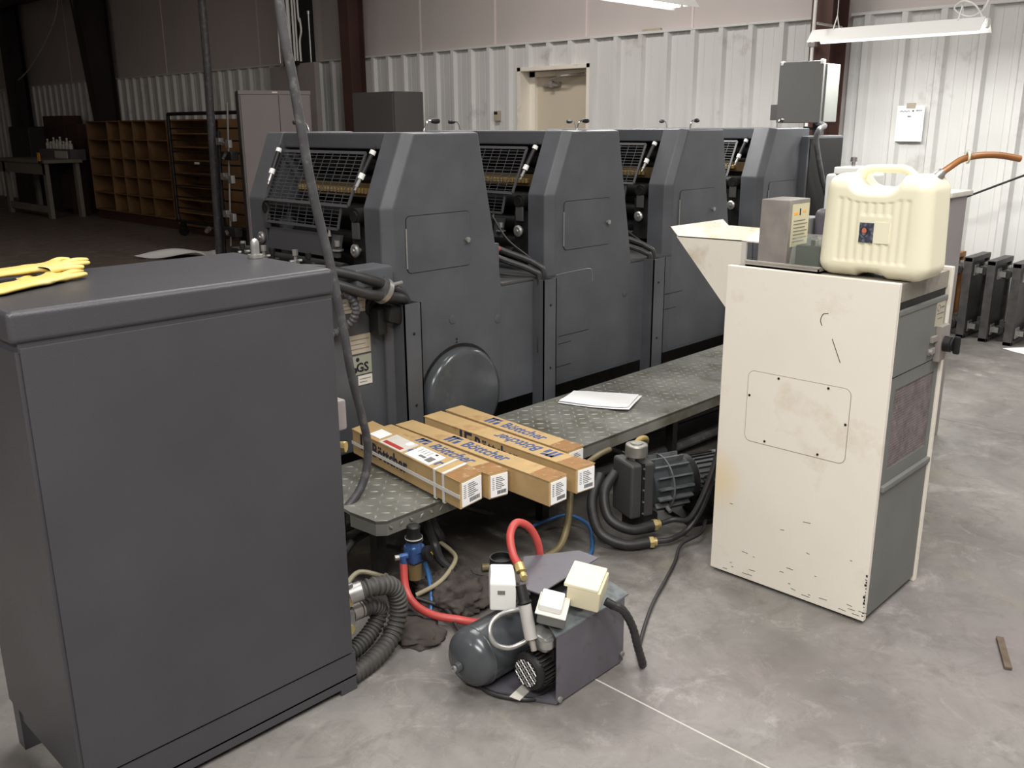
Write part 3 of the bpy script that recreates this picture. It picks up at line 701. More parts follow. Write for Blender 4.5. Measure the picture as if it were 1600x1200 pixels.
for (x, y) in ((1.80, 2.40), (2.66, 2.40), (3.6, 2.40), (4.6, 2.40), (5.6, 2.40), (1.95, 2.85), (3.6, 2.85), (5.6, 2.85)):
    B('leg', G().box((x - .02, y - .02, 0), (x + .02, y + .02, .288)), 'dark', wk)
B('side_rail', G().box((1.79, 2.39, .25), (5.93, 2.41, .288)).box((1.95, 2.84, .25), (5.93, 2.86, .288)), 'dark', wk)

# white sheets of paper on the walkway
t = thing('paper_sheet', 'large white paper sheets lying loose on the tread-plate walkway', 'paper', (3.38, 2.7, .302))
def sheet(name, c, z, par, mt='paper', nx=8, wav=.004, seed=1, org=None):
    rnd = random.Random(seed); vs = []; fs = []
    for a in range(nx + 1):
        for b in range(nx + 1):
            u, v = a / nx, b / nx
            p = V(c[0]) * (1 - u) * (1 - v) + V(c[1]) * u * (1 - v) + V(c[2]) * u * v + V(c[3]) * (1 - u) * v
            vs.append((p.x, p.y, z + .002 + wav * (math.sin(u * 5 + seed) * math.cos(v * 4 + seed) + 1) * .5 + (.01 * u ** 4 * v)))
    n = len(vs); vs += [(x, y, q - .0012) for x, y, q in vs]
    for a in range(nx):
        for b in range(nx):
            i = a * (nx + 1) + b; fs += [(i, i + nx + 1, i + nx + 2, i + 1), (n + i, n + i + 1, n + i + nx + 2, n + i + nx + 1)]
    return B(name, G().add(vs, fs), mt, par, smooth=60)
sheet('sheet', [(3.43, 2.87, 0), (3.59, 2.575, 0), (3.327, 2.458, 0), (3.213, 2.80, 0)], .303, t, seed=3)
sheet('sheet', [(3.41, 2.865, 0), (3.575, 2.585, 0), (3.34, 2.475, 0), (3.22, 2.80, 0)], .309, t, seed=5)

# ================================================================ ROLLER BOXES
def roller_box(nl, nr, fl, fr_, zt, h, label, top_txt, side_txt=None, flip=False, extra=None, zb=None):
    """nl/nr: near corners (left, right), fl/fr_: far corners, on the top face plane"""
    z0 = zt - h
    t = thing('roller_carton', label, 'box', ((nl[0] + fr_[0]) / 2, (nl[1] + fr_[1]) / 2, z0), group='long roller cartons on the walkway')
    A, Bq, C, D = [V((p[0], p[1], zt)) for p in (nl, nr, fr_, fl)]
    dn = V((0, 0, -h))
    g = G().hexa([tuple(p) for p in (A + dn, Bq + dn, C + dn, D + dn, A, Bq, C, D)], .004, 1)
    B('carton', g, 'card', t, smooth=0)
    along = (A - D).normalized(); across = (Bq - A).normalized(); L = (A - D).length; Wd = (Bq - A).length
    # lid flap edge, tape near the end, end flap seam
    B('lid_flap', G().hexa([tuple(p) for p in (A + V((0, 0, -.002)) - across * .002, Bq + V((0, 0, -.002)), C + V((0, 0, -.002)), D + V((0, 0, -.002)) - across * .002, A + V((0, 0, .0015)) - across * .002, Bq + V((0, 0, .0015)), C + V((0, 0, .0015)), D + V((0, 0, .0015)) - across * .002)]), 'card', t, smooth=0)
    s0 = A - along * .10; up_ = V((0, 0, .0022))
    q = [s0 + up_, s0 + across * Wd + up_, A + across * Wd + up_, A + up_]
    B('packing_tape', G().hexa([tuple(p + V((0, 0, -.001))) for p in q] + [tuple(p) for p in q]), 'tape', t, smooth=0)
    # end label on the near end (faces along)
    out = along * .0015
    o = A + dn + out + across * Wd * .06 + V((0, 0, h * .08))
    ax = across * Wd * .88; az = V((0, 0, h * .84))
    lb = B('end_label', G().hexa([tuple(p) for p in (o - out, o + ax - out, o + ax + out, o + out, o + az - out, o + ax + az - out, o + ax + az + out, o + az + out)]), 'paper', t, smooth=0)
    g = G()
    def strip(u0, u1, v0, v1):
        a = o + ax * u0 + az * v0 + out * 1.1; b = o + ax * u1 + az * v0 + out * 1.1; c = o + ax * u1 + az * v1 + out * 1.1; d = o + ax * u0 + az * v1 + out * 1.1
        k = out * .4
        g.hexa([tuple(p) for p in (a, b, b + k, a + k, d, c, c + k, d + k)])
    for k in range(7): strip(.08, .2, .86 - k * .085, .88 - k * .085); strip(.3, .62 + .28 * ((k * 7) % 3) / 3, .86 - k * .085, .885 - k * .085)
    for k in range(16): strip(.38 + k * .033, .38 + k * .033 + (.012 if k % 3 else .02), .1, .27)
    B('print', g, 'ink', lb, smooth=0)
    # brand printed on the top and, where it shows, on the side
    if top_txt:
        rd = -along if flip else along     # letters' reading direction
        ud = -across if flip else across
        rd = V(rd); st_ = D + along * (L * .36) if not flip else D + along * (L * .80)
        oo = st_ + V((0, 0, .0018)) + (across * Wd * .22 if not flip else across * Wd * .8)
        mk = text('lettering', 'Böttcher', .080, oo + rd * .065, rd, ud, 'blueink', t, .0004, .86, .0016)
        g = G(); c0 = oo
        def fl_(u0, v0, u1, v1):
            a = c0 + rd * u0 + ud * v0; b = c0 + rd * u1 + ud * v0; c = c0 + rd * u1 + ud * v1; d = c0 + rd * u0 + ud * v1
            k = V((0, 0, .0009)); g.hexa([tuple(p) for p in (a, b, c, d, a + k, b + k, c + k, d + k)])
        fl_(-.03, -.005, -.015, .055); fl_(-.005, -.005, .008, .055); fl_(-.03, .04, .03, .055); fl_(.022, -.005, .04, .03)
        B('logo_mark', g, 'blueink', t, smooth=0)
    if side_txt:
        n = -across; oo = D + along * (L * side_txt) - across * .0012 + V((0, 0, -h * .66))
        text('lettering', 'Böttcher', .078, oo + along * .06, along, (0, 0, 1), 'darkblueink', t, .0005, .9, .002)
        g = G()
        def f2(u0, v0, u1, v1):
            a = oo + along * u0 + V((0, 0, v0)); b = oo + along * u1 + V((0, 0, v0)); k = n * .0008
            g.hexa([tuple(p) for p in (a, b, b + k, a + k, a + V((0, 0, v1 - v0)), b + V((0, 0, v1 - v0)), b + k + V((0, 0, v1 - v0)), a + k + V((0, 0, v1 - v0)))])
        f2(-.03, 0, -.015, .065); f2(.0, 0, .013, .05); f2(.0, .05, .045, .065); f2(.03, 0, .045, .035)
        B('logo_mark', g, 'darkblueink', t, smooth=0)
    return t, A, Bq, C, D, along, across, L, Wd
ztop = .405
a = roller_box((2.000, 2.185), (2.120, 2.200), (2.095, 2.93), (2.215, 2.95), ztop + .012, .105, 'leftmost long brown roller carton, white-strapped with two big white labels and a red stripe', True, .13)
t, A, Bq, C, D, al, ac, L, Wd = a
g = G(); e = .0025
def ring(s, wd):
    p = A - al * s; n = al * (wd / 2); h = .105
    c = [p + V((0, 0, e)) - ac * e, p + ac * (Wd + e) + V((0, 0, e)), p + ac * (Wd + e) + V((0, 0, -h - e)), p - ac * e + V((0, 0, -h - e))]
    for i in range(4):
        a_, b_ = c[i], c[(i + 1) % 4]; k = (V((0, 0, .0015)) if i == 0 else ac * .0015 if i == 1 else V((0, 0, -.0015)) if i == 2 else -ac * .0015)
        g.hexa([tuple(q) for q in (a_ - n, b_ - n, b_ + n, a_ + n, a_ - n + k, b_ - n + k, b_ + n + k, a_ + n + k)])
ring(.155, .014); ring(.10, .014)
pa = A - ac * .003 + V((0, 0, -.055)); pb = D - ac * .003 + V((0, 0, -.055)); g.hexa([tuple(q) for q in (pa + V((0, 0, -.007)), pb + V((0, 0, -.007)), pb - ac * .002 + V((0, 0, -.007)), pa - ac * .002 + V((0, 0, -.007)), pa + V((0, 0, .007)), pb + V((0, 0, .007)), pb - ac * .002 + V((0, 0, .007)), pa - ac * .002 + V((0, 0, .007)))])
B('strapping', g, 'strap', t, smooth=0)
def toplabel(name, s0, s1, u0, u1, mt, par=None, zz=.0035):
    p = [A - al * s0 + ac * u0, A - al * s0 + ac * u1, A - al * s1 + ac * u1, A - al * s1 + ac * u0]
    return B(name, G().hexa([tuple(q + V((0, 0, zz - .0015))) for q in p] + [tuple(q + V((0, 0, zz))) for q in p]), mt, par or t, smooth=0)
l1 = toplabel('shipping_label', .20, .36, .004, .10, 'paper'); toplabel('print_block', .215, .25, .02, .06, 'greyink', l1, .0045); toplabel('print_block', .26, .30, .03, .045, 'greyink', l1, .0045); toplabel('black_dot', .235, .25, .082, .092, 'ink', l1, .0045)
for k in range(4): toplabel('print_line', .27 + k * .02, .273 + k * .02, .055, .09, 'greyink', l1, .0045)
l2 = toplabel('document_pouch', .38, .54, .0, .10, 'label'); toplabel('red_stripe', .40, .525, .01, .032, 'redink', l2, .0045)
B('round_sticker', G().cyl(A - al * .415 + ac * .078 + V((0, 0, .0035)), A - al * .415 + ac * .078 + V((0, 0, .0047)), .017, 20), 'paper', l2)
toplabel('shipping_label', .56, .64, .02, .09, 'paper')
roller_box((2.140, 2.185), (2.222, 2.170), (2.175, 2.89), (2.262, 2.885), ztop, .098, 'second long brown roller carton from left, its near flap gaping above pale label', True)
roller_box((2.238, 1.985), (2.331, 1.985), (2.275, 2.872), (2.362, 2.866), ztop, .098, 'long brown roller carton in the middle of the five, end label clean and square', True)
roller_box((2.392, 1.992), (2.485, 1.982), (2.430, 2.872), (2.528, 2.874), ztop, .098, 'long brown roller carton with a wrinkled taped end and its printing upside down', True, .30, True)
roller_box((2.535, 2.155), (2.628, 2.155), (2.578, 2.90), (2.673, 2.898), ztop - .012, .092, 'rightmost long brown roller carton, shortest overhang, beside the bare tread plate', True)

# ================================================================ CREAM CABINET (right foreground)
def cream_side():
    m = mat('cream_paint_stained', (238, 232, 219), .42, var=.02, vscale=3, bump=.08, bscale=160, spot=(214, 202, 180), spot_amt=.2, spot_scale=3)
    nt = m.node_tree; N = nt.nodes; L = nt.links; b = N['Principled BSDF']; src = b.inputs['Base Color'].links[0].from_socket
    tc = N.new('ShaderNodeTexCoord'); n = N.new('ShaderNodeTexNoise'); n.inputs['Scale'].default_value = 9
    L.new(tc.outputs['Object'], n.inputs['Vector'])
    vm = N.new('ShaderNodeVectorMath'); vm.operation = 'DISTANCE'; vm.inputs[1].default_value = (-.217, .30, .36); L.new(tc.outputs['Object'], vm.inputs[0])
    ad = N.new('ShaderNodeMath'); ad.operation = 'MULTIPLY_ADD'; ad.inputs[1].default_value = .10; L.new(n.outputs['Fac'], ad.inputs[0]); L.new(vm.outputs['Value'], ad.inputs[2])
    mr_ = N.new('ShaderNodeMapRange'); mr_.inputs['From Min'].default_value = .20; mr_.inputs['From Max'].default_value = .08; mr_.inputs['To Max'].default_value = .6; L.new(ad.outputs[0], mr_.inputs['Value'])
    mx = N.new('ShaderNodeMix'); mx.data_type = 'RGBA'; L.new(mr_.outputs[0], mx.inputs[0]); L.new(src, mx.inputs[6]); mx.inputs[7].default_value = (*s2l((234, 210, 158)), 1)
    L.new(mx.outputs[2], b.inputs['Base Color']); return m
MT['creamside'] = cream_side()
t = thing('cream_cabinet', 'tall cream steel cabinet with a grey grilled front, right foreground', 'cabinet', (2.97, 1.35, 0))
B('side_panel', G().box((2.753, 1.055, .012), (2.775, 1.640, 1.137), .003), 'creamside', t)
B('side_panel', G().box((3.172, 1.050, .0), (3.196, 1.640, 1.142), .003), 'cream', t)
B('body', G().box((2.776, 1.075, .03), (3.172, 1.635, 1.10)), 'greyp', t)
B('top_plate', G().box((2.776, 1.058, 1.075), (3.172, 1.638, 1.132), .003), mat('worn_top_metal', (148, 142, 132), .5, .2, var=.15, vscale=8, spot=(110, 104, 96), spot_amt=.3, spot_scale=12), t)
B('upper_panel', G().box((2.779, 1.055, .842), (3.170, 1.076, 1.04), .002), 'greyp', t)
B('panel_edge', G().box((2.779, 1.052, 1.035), (3.170, 1.078, 1.05), .002), 'greyp', t)
B('shadow_gap', G().box((2.779, 1.064, 1.048), (3.170, 1.08, 1.076)), 'dark', t)
B('lower_panel', G().box((2.779, 1.055, .02), (3.170, 1.076, .462), .003), 'greyp', t)
B('lower_panel_lip', G().box((2.779, 1.045, .462), (3.170, 1.076, .482), .004), 'greyp', t)
gf = B('grille_frame', G().box((2.779, 1.058, .482), (3.170, 1.076, .53)).box((2.779, 1.058, .795), (3.170, 1.076, .838)).box((2.779, 1.058, .53), (2.815, 1.076, .795)).box((3.135, 1.058, .53), (3.170, 1.076, .795)), 'greyp', t, smooth=0)
B('filter_pad', G().box((2.81, 1.070, .525), (3.14, 1.076, .80)), mat('dusty_filter', (112, 96, 98), .9, var=.25, vscale=60), t)
g = G()
for k in range(34): g.box((2.815 + k * .0096, 1.060, .53), (2.8185 + k * .0096, 1.064, .795))
for k in range(28): g.box((2.815, 1.0605, .532 + k * .0096), (3.135, 1.0635, .5345 + k * .0096))
B('grille', g, mat('dusty_grille', (134, 124, 122), .6, .2, var=.2, vscale=30), t, kind='stuff', smooth=0)
# main switch
sw = B('switch_plate', G().box((3.10, 1.035, .835), (3.170, 1.056, .955), .003), 'steel', t)
B('rotary_knob', G().lathe([(0, .026), (.022, .026), (.024, .022), (.03, .022)], (3.135, 1.035, .893), (0, -1, 0), 24).box((3.128, .985, .863), (3.142, 1.006, .923), .005), 'black', sw)
B('latch', G().box((3.055, 1.045, .905), (3.105, 1.056, .925), .002).box((3.045, 1.047, .865), (3.095, 1.056, .885), .002).cyl((3.05, 1.05, .876), (3.05, 1.04, .876), .009, 12), 'steel', t)
lb = B('maker_label', G().box((3.080, 1.0535, .955), (3.155, 1.0555, 1.035)), mat('aged_label', (178, 172, 152), .55), t)
B('round_mark', G().tube([(3.098 + .011 * math.cos(a), 1.0533, 1.016 + .011 * math.sin(a)) for a in [k * math.pi / 8 for k in range(17)]], .0012, 5, 0), 'greyink', lb)
B('print_line', G().box((3.118, 1.053, 1.013), (3.148, 1.054, 1.018)).box((3.09, 1.053, .994), (3.145, 1.054, .998)).box((3.098, 1.053, .978), (3.138, 1.054, .981)), 'greyink', lb)
# screwed access plate on the big side
ap = B('access_plate', G().prism(rrect(1.170, .537, 1.532, .787, .022), 'x', 2.7515, 2.7535), 'creamside', t)
B('plate_gap', G().prism(rrect(1.168, .535, 1.534, .789, .024), 'x', 2.7523, 2.754), mat('gap_shadow_tan', (150, 138, 120), .8), t)
for (yy, zz) in ((1.42, .778), (1.245, .778), (1.178, .67), (1.455, .548), (1.262, .548), (1.524, .70)):
    B('screw', G().cyl((2.752, yy, zz), (2.7498, yy, zz), .0042, 10), 'dark', t)
# scratches: shallow strokes through the paint
sc = MT['ink']
g = G()
for pts_ in ([(1.268, 1.02), (1.285, 1.015), (1.292, .995), (1.286, .978)], [(1.248, .94), (1.232, .905), (1.215, .868)]):
    g.tube([(2.7528, a, b) for a, b in pts_], .0013, 5, 4)
for k in range(26):
    yy = random.uniform(1.06, 1.6); zz = random.choice((random.uniform(.02, .12), random.uniform(.02, .06), random.uniform(.1, .3)))
    g.tube([(2.753, yy, zz), (2.753, yy - random.uniform(.005, .03), zz + random.uniform(-.003, .003))], .0010, 5, 0)
for k in range(14):
    g.box((2.7522, 1.056, .03 + .011 * k), (2.7535, 1.056 + random.uniform(.001, .008), .03 + .011 * k + random.uniform(.002, .009)))
B('scratches', g, sc, t, smooth=0, kind='stuff')

MT['tray'] = mat('dull_zinc', (172, 167, 160), .5, .25, var=.1, vscale=14)
# things standing on the cream cabinet
t = thing('metal_housing', 'upright brushed metal box with a printed side label on the cream cabinet', 'box', (2.95, 1.54, 1.133))
tr = thing('drip_tray', 'thin folded metal tray under the metal box on the cream cabinet', 'tray', (2.9, 1.45, 1.132))
B('tray', G().box((2.80, 1.335, 1.133), (3.10, 1.60, 1.139)).box((2.80, 1.335, 1.133), (2.804, 1.60, 1.15)).box((2.80, 1.335, 1.133), (3.10, 1.339, 1.15)), 'tray', tr, smooth=0)
B('rim', G().box((2.798, 1.333, 1.148), (2.812, 1.602, 1.153)), 'tray', tr, smooth=0)
hz = 1.140
B('housing', G().hexa([(2.845, 1.475, hz), (2.985, 1.475, hz), (2.985, 1.582, hz), (2.845, 1.582, hz), (2.85, 1.475, 1.355), (2.99, 1.475, 1.355), (2.99, 1.582, 1.355), (2.85, 1.582, 1.355)], .004), 'steel', t)
lb = B('side_label', G().box((2.865, 1.4725, 1.20), (2.98, 1.4755, 1.34)), mat('pale_yellow_label', (206, 200, 168), .5), t)
B('orange_print', G().box((2.875, 1.4718, 1.305), (2.90, 1.4728, 1.314)).box((2.935, 1.4718, 1.311), (2.955, 1.4728, 1.318)), 'orange', lb)
g = G()
for k in range(7): g.box((2.875, 1.4718, 1.215 + k * .0115), (2.955 + .015 * (k % 2), 1.4728, 1.218 + k * .0115))
B('print_line', g, 'greyink', lb, smooth=0); B('arrow_mark', G().box((2.912, 1.4718, 1.303), (2.92, 1.4728, 1.325)), 'ink', lb)
t = thing('clear_cover', 'smoked clear plastic cover over a dark pump, left of the jug', 'cover', (2.89, 1.41, 1.14))
a, b = (2.835, 1.345, 2.935, 1.462), (2.842, 1.355, 2.93, 1.452)
B('cover', G().loft([[(a[0], a[1], 1.14), (a[2], a[1], 1.14), (a[2], a[3], 1.14), (a[0], a[3], 1.14)], [(b[0], b[1], 1.238), (b[2], b[1], 1.238), (b[2], b[3], 1.238), (b[0], b[3], 1.238)]], .006), 'clear', t)
B('pump_core', G().box((2.855, 1.365, 1.14), (2.925, 1.45, 1.212), .006).cyl((2.89, 1.40, 1.2), (2.89, 1.40, 1.228), .012, 12), 'black', t)
B('nozzle', G().cyl((2.875, 1.385, 1.205), (2.875, 1.385, 1.23), .006, 10), 'alu', t)

# jug
jx, jy, jz = 2.898, 1.178, 1.133
t = thing('plastic_jug', 'big yellowed plastic jug standing on top of the cream cabinet', 'jug', (jx, jy, jz))
def jug_body():
    bm = bmesh.new(); bmesh.ops.create_cube(bm, size=2.0)
    bmesh.ops.subdivide_edges(bm, edges=bm.edges[:], cuts=63, use_grid_fill=True)
    HX, HY, HZ = .098, .170, .158
    for v in bm.verts:
        c = v.co
        # rounded box: stronger rounding of the vertical and shoulder edges
        x, y, z = c.x * HX, c.y * HY, c.z * HZ
        rr = .048
        ix = max(-HX + rr, min(HX - rr, x)); iy = max(-HY + rr, min(HY - rr, y)); iz = max(-HZ + rr, min(HZ - rr, z))
        d = V((x - ix, y - iy, z - iz))
        if d.length > 1e-9:
            m_ = max(abs(d.x), abs(d.y), abs(d.z)); k = m_ / rr
            d = d.normalized() * rr * min(1, k)
        c.x, c.y, c.z = ix + d.x, iy + d.y, iz + d.z
        # taper: slightly wider low
        f = 1 + .035 * (-c.z / HZ); c.y *= f
        # vertical ribs on the broad faces, plain sticker panel in the middle
        if abs(c.x) > HX - .004 and abs(c.y) < .115 and -.105 < c.z < .085:
            inpan = -.055 < c.y < .045 and -.045 < c.z < .035
            if not inpan: c.x -= math.copysign(.0042 * (.5 + .5 * math.cos(c.y / .026 * 2 * math.pi)), c.x)
        # hand recess in the top, arch in the base
        if c.z > .06:
            q = max(0, 1 - ((c.y - .005) / .082) ** 4) if abs(c.y - .005) < .082 else 0
            c.z -= .042 * q * ((c.z - .06) / (HZ - .06))
        if c.z < -.12:
            q = max(0, 1 - ((c.y + .0) / .05) ** 4) if abs(c.y) < .05 else 0
            c.z += .014 * q * ((-.12 - c.z) / (HZ - .12))
    g = G()
    for v in bm.verts: v.co = V((v.co.x + jx, v.co.y + jy, v.co.z + jz + HZ))
    return g.addbm(bm)
jb = B('jug_body', jug_body(), 'jug', t, smooth=180)
ht = jz + .316
B('handle', G().tube([(jx, jy + .098, ht - .018), (jx, jy + .080, ht + .004), (jx, jy + .060, ht + .012), (jx, jy + .02, ht + .014), (jx, jy - .03, ht + .014), (jx, jy - .055, ht + .010), (jx, jy - .078, ht - .008), (jx, jy - .095, ht - .02)], [.02, .019, .018, .016, .015, .014, .0135, .013, .013], 12, 3), 'jug', t)
pl = B('picture_sticker', G().box((jx - .1003, jy - .008, jz + .112), (jx - .0955, jy + .036, jz + .172)), mat('sticker_dark_blue', (58, 60, 76), .4, var=.5, vscale=60, spot=(120, 124, 134), spot_amt=.6, spot_scale=70), t)
B('sticker_figure', G().lathe([(0, .0075), (.0006, .0075)], (jx - .1004, jy + .020, jz + .148), (-1, 0, 0), 16), mat('sticker_orange', (206, 110, 84), .5), pl)
B('sticker_ring', G().tube([(jx - .1008, jy + .020 + .010 * math.cos(a), jz + .146 + .014 * math.sin(a)) for a in [k * math.pi / 8 for k in range(17)]], .0012, 5, 0), 'ink', pl)
B('address_label', G().box((jx - .0995, jy - .055, jz + .112), (jx - .0955, jy - .012, jz + .176)), 'jug', t)
nk = V((jx + .0, jy - .118, jz + .286)); nd = V((.35, -.42, .55)).normalized()
B('spout', G().lathe([(0, .023), (.02, .021), (.03, .017)], nk, nd, 20), 'jug', t)
B('spout_clamp', G().lathe([(0, .0165), (.022, .0165), (.022, .014), (.03, .012)], nk + nd * .026, nd, 20), 'alu', t)
h0 = nk + nd * .045
tb = thing('amber_tube', 'amber rubber tube plugged into the jug spout and jutting right', 'tube', tuple(h0))
B('tube', G().tube([h0, (2.955, 1.02, 1.472), (2.985, 1.0, 1.492), (3.02, .965, 1.503), (3.07, .925, 1.503), (3.12, .879, 1.492)], .0098, 14), 'amber', tb)
cc = V((2.995, .99, 1.497))
B('twine_coil', G().tube([cc + V((.0, .03, -.004)) * math.cos(a) + V((.018, -.02, .002)) * math.cos(a) + V((.0, 0, .017)) * math.sin(a) + V((.0008, 0, 0)) * a for a in [k * math.pi / 6 for k in range(38)]], .0016, 6, 2), 'jug', tb)
B('crumpled_tape', G().obox(cc + V((.0, -.005, .012)), (.02, .035, .012), R3(.5, .3, .8), .003), 'clear', tb)

# cream chute-shaped cover behind the cabinet
t = thing('cream_hood', 'cream sheet-metal hood with a slanting side, standing behind the cream cabinet', 'hood', (3.55, 1.95, 0))
x0, x1 = 3.40, 3.76
B('front_sheet', G().prism([(2.283, 1.130), (1.965, 1.136), (1.965, .79)], 'x', x0, x0 + .005), 'cream', t, smooth=0)
B('lower_box', G().box((x0, 1.70, 0), (x1, 1.965, .79)), 'cream', t)
B('slant_sheet', G().hexa([(x0, 1.965, .785), (x1, 1.965, .785), (x1, 2.283, 1.125), (x0, 2.283, 1.125), (x0, 1.965, .79), (x1, 1.965, .79), (x1, 2.283, 1.130), (x0, 2.283, 1.130)]), 'cream', t, smooth=0)
B('top_sheet', G().hexa([(x0, 1.965, 1.131), (x1 - .02, 1.953, 1.147), (x1 - .02, 2.226, 1.147), (x0, 2.278, 1.126), (x0, 1.965, 1.136), (x1 - .02, 1.953, 1.152), (x1 - .02, 2.226, 1.152), (x0, 2.278, 1.131)]), mat('cream_stained', (230, 220, 196), .42, spot=(170, 140, 96), spot_amt=.35, spot_scale=9), t, smooth=0)
B('upturned_flange', G().hexa([(x0, 2.273, 1.128), (x1 - .03, 2.221, 1.147), (x1 - .03, 2.226, 1.147), (x0, 2.278, 1.128), (x0, 2.315, 1.168), (x1 - .03, 2.258, 1.178), (x1 - .03, 2.262, 1.178), (x0, 2.319, 1.168)]), 'cream', t, smooth=0)
B('folded_edge', G().prism([(x0, 1.136), (x0 + .03, 1.136), (x0 + .12, 1.164), (x0 + .30, 1.164), (x0 + .30, 1.159), (x0 + .12, 1.159), (x0 + .03, 1.131), (x0, 1.131)], 'y', 1.87, 1.965), 'cream', t, smooth=0)
B('inner_edge', G().box((x0, 1.944, .79), (x0 + .012, 1.965, 1.133)), 'label', t, smooth=0)
B('dark_hose', G().tube([(3.46, 1.95, 1.0), (3.52, 1.91, 1.05), (3.58, 1.85, 1.10), (3.64, 1.75, 1.13)], .022, 10), 'rubber', t)
B('back_sheet', G().box((x1 - .01, 1.78, .79), (x1, 1.96, 1.14)), 'greycab', t, smooth=0)
t = thing('loose_cable', 'loose pale cable lying over the rear corner of the cream cabinet top', 'cable', (3.1, 1.62, 1.14))
B('cable', G().tube([(3.24, 1.66, .95), (3.22, 1.655, 1.10), (3.16, 1.64, 1.155), (3.05, 1.625, 1.142), (2.98, 1.615, 1.141)], .006, 8), 'label', t)

# grey motor standing behind (top of a second machine) and pale machines near the wall
t = thing('pump_motor', 'rounded grey-blue motor showing between the metal box and the jug', 'motor', (3.9, 1.72, 0))
B('motor_body', G().box((3.80, 1.60, .75), (4.02, 1.86, 1.245), .03, 4), 'purple', t)
B('pedestal', G().box((3.80, 1.60, 0), (4.02, 1.86, .75), .01), 'greyp', t)
B('terminal_box', G().box((3.78, 1.86, 1.10), (3.90, 1.98, 1.205), .008), 'greyp', t)
t = thing('white_machine', 'pale grey machine with a flat lid behind the plastic jug', 'machine', (4.8, 1.78, 0))
B('body', G().box((4.70, 1.60, 0), (4.92, 1.95, 1.25), .01), 'greycab', t)
B('lid', G().box((4.66, 1.585, 1.25), (4.95, 1.97, 1.275), .006), 'label', t)
t = thing('white_canister', 'white canister with a chrome cap standing behind the left shoulder of the jug', 'canister', (5.9, 2.68, 0))
B('body', G().box((5.85, 2.55, 0), (6.2, 2.80, 1.28), .02), 'white', t)
B('collar', G().box((5.84, 2.57, 1.28), (6.1, 2.74, 1.325), .008), 'white', t)
B('chrome_cap', G().lathe([(0, .012), (.03, .012), (.032, .022), (.06, .02), (.064, .0)], (5.95, 2.66, 1.325), (0, 0, 1), 16), 'chrome', t)

# electrical box on its arm at the delivery end
t = thing('electrical_box', 'large grey electrical box held up on a post above the far end of the press', 'electrical box', (6.5, 3.25, 1.5))
B('box_body', G().box((6.42, 3.12, 1.605), (6.62, 3.455, 2.00), .006), 'greyp', t)
B('box_lid', G().box((6.39, 3.135, 1.60), (6.42, 3.475, 2.02), .006), mat('box_dark_grey', (78, 77, 76), .6), t)
for (yy, zz) in ((3.15, 2.0), (3.455, 2.0)): B('corner_clip', G().box((6.385, yy - .012, zz - .005), (6.425, yy + .012, zz + .028), .004), 'alu', t)
B('support_post', G().box((6.50, 3.18, 1.51), (6.56, 3.24, 1.61)), 'darkcab', t)
B('lock_knob', G().cyl((6.50, 3.21, 1.56), (6.44, 3.25, 1.56), .008, 10).cyl((6.44, 3.25, 1.56), (6.42, 3.265, 1.56), .016, 12), 'black', t)
B('hinge_arm', G().box((6.40, 3.475, 1.62), (6.45, 3.53, 1.73), .004), 'darkcab', t)
B('cable', G().tube([(6.45, 3.18, 1.60), (6.30, 3.05, 1.58), (5.98, 2.93, 1.56), (5.945, 2.93, 1.50), (5.987, 2.93, 1.40), (6.084, 2.93, 1.23), (6.176, 2.93, 1.10), (6.25, 2.95, .9), (6.25, 2.97, .5)], .018, 10), 'hosegrey', t)

# ================================================================ COMPRESSOR
t = thing('air_compressor', 'small grey air compressor with a tank and white switch boxes on the floor', 'compressor', (1.85, 1.66, 0))
c = t
B('base_plate', G().prism([(1.66, 1.82), (1.625, 1.76), (1.64, 1.66), (1.725, 1.50), (2.03, 1.50), (2.06, 1.80)], 'z', .004, .016), 'purple', t)
B('tank', G().lathe([(0, 0), (.004, .033), (.014, .063), (.032, .080), (.05, .087), (.06, .088), (.062, .0905), (.068, .0905), (.07, .088), (.38, .088), (.40, .08), (.42, .055), (.43, 0)], (1.57, 1.735, .104), (1, 0, 0), 40), 'bluegrey', t, smooth=50)
B('tank_plug', G().lathe([(0, .016), (.014, .016), (.016, .013)], (1.568, 1.735, .098), (-1, 0, 0), 20), 'bluegrey', t)
B('plug_bolt', G().lathe([(0, .010), (.008, .010), (.009, .006), (.004, .005)], (1.554, 1.735, .098), (-1, 0, 0), 8), 'alu', t)
for x in (1.66, 1.92): B('tank_foot', G().box((x, 1.70, .012), (x + .03, 1.78, .035)), 'purple', t)
# cover: upright side sheet, top sheet, slanted bent-up sheet
cv = B('cover_side', G().box((1.725, 1.498, .006), (2.035, 1.503, .225), .001, 1), 'purple', t)
MT['worn'] = mat('worn_blue_grey_top', (112, 120, 121), .35, .1, var=.12, vscale=20, spot=(76, 76, 78), spot_amt=.5, spot_scale=14)
B('cover_top', G().hexa([(1.72, 1.50, .221), (2.055, 1.50, .221), (2.075, 1.68, .245), (1.78, 1.62, .24), (1.72, 1.50, .226), (2.055, 1.50, .226), (2.075, 1.68, .25), (1.78, 1.62, .245)]), 'worn', t, smooth=0)
B('slanted_cover', G().prism([(1.911, 1.80), (2.062, 1.702), (2.065, 1.626), (1.769, 1.605), (1.76, 1.676)], 'z', .296, .300), 'purple', t, smooth=0)
B('cover_support', G().box((1.80, 1.58, .22), (1.95, 1.70, .275)), 'dark', t)
for (x, z) in ((1.735, .015), (2.025, .03)): B('corner_bolt', G().lathe([(0, .009), (.006, .009), (.008, .005)], (x, 1.497, z + .004), (0, -1, 0), 12), 'alu', t)
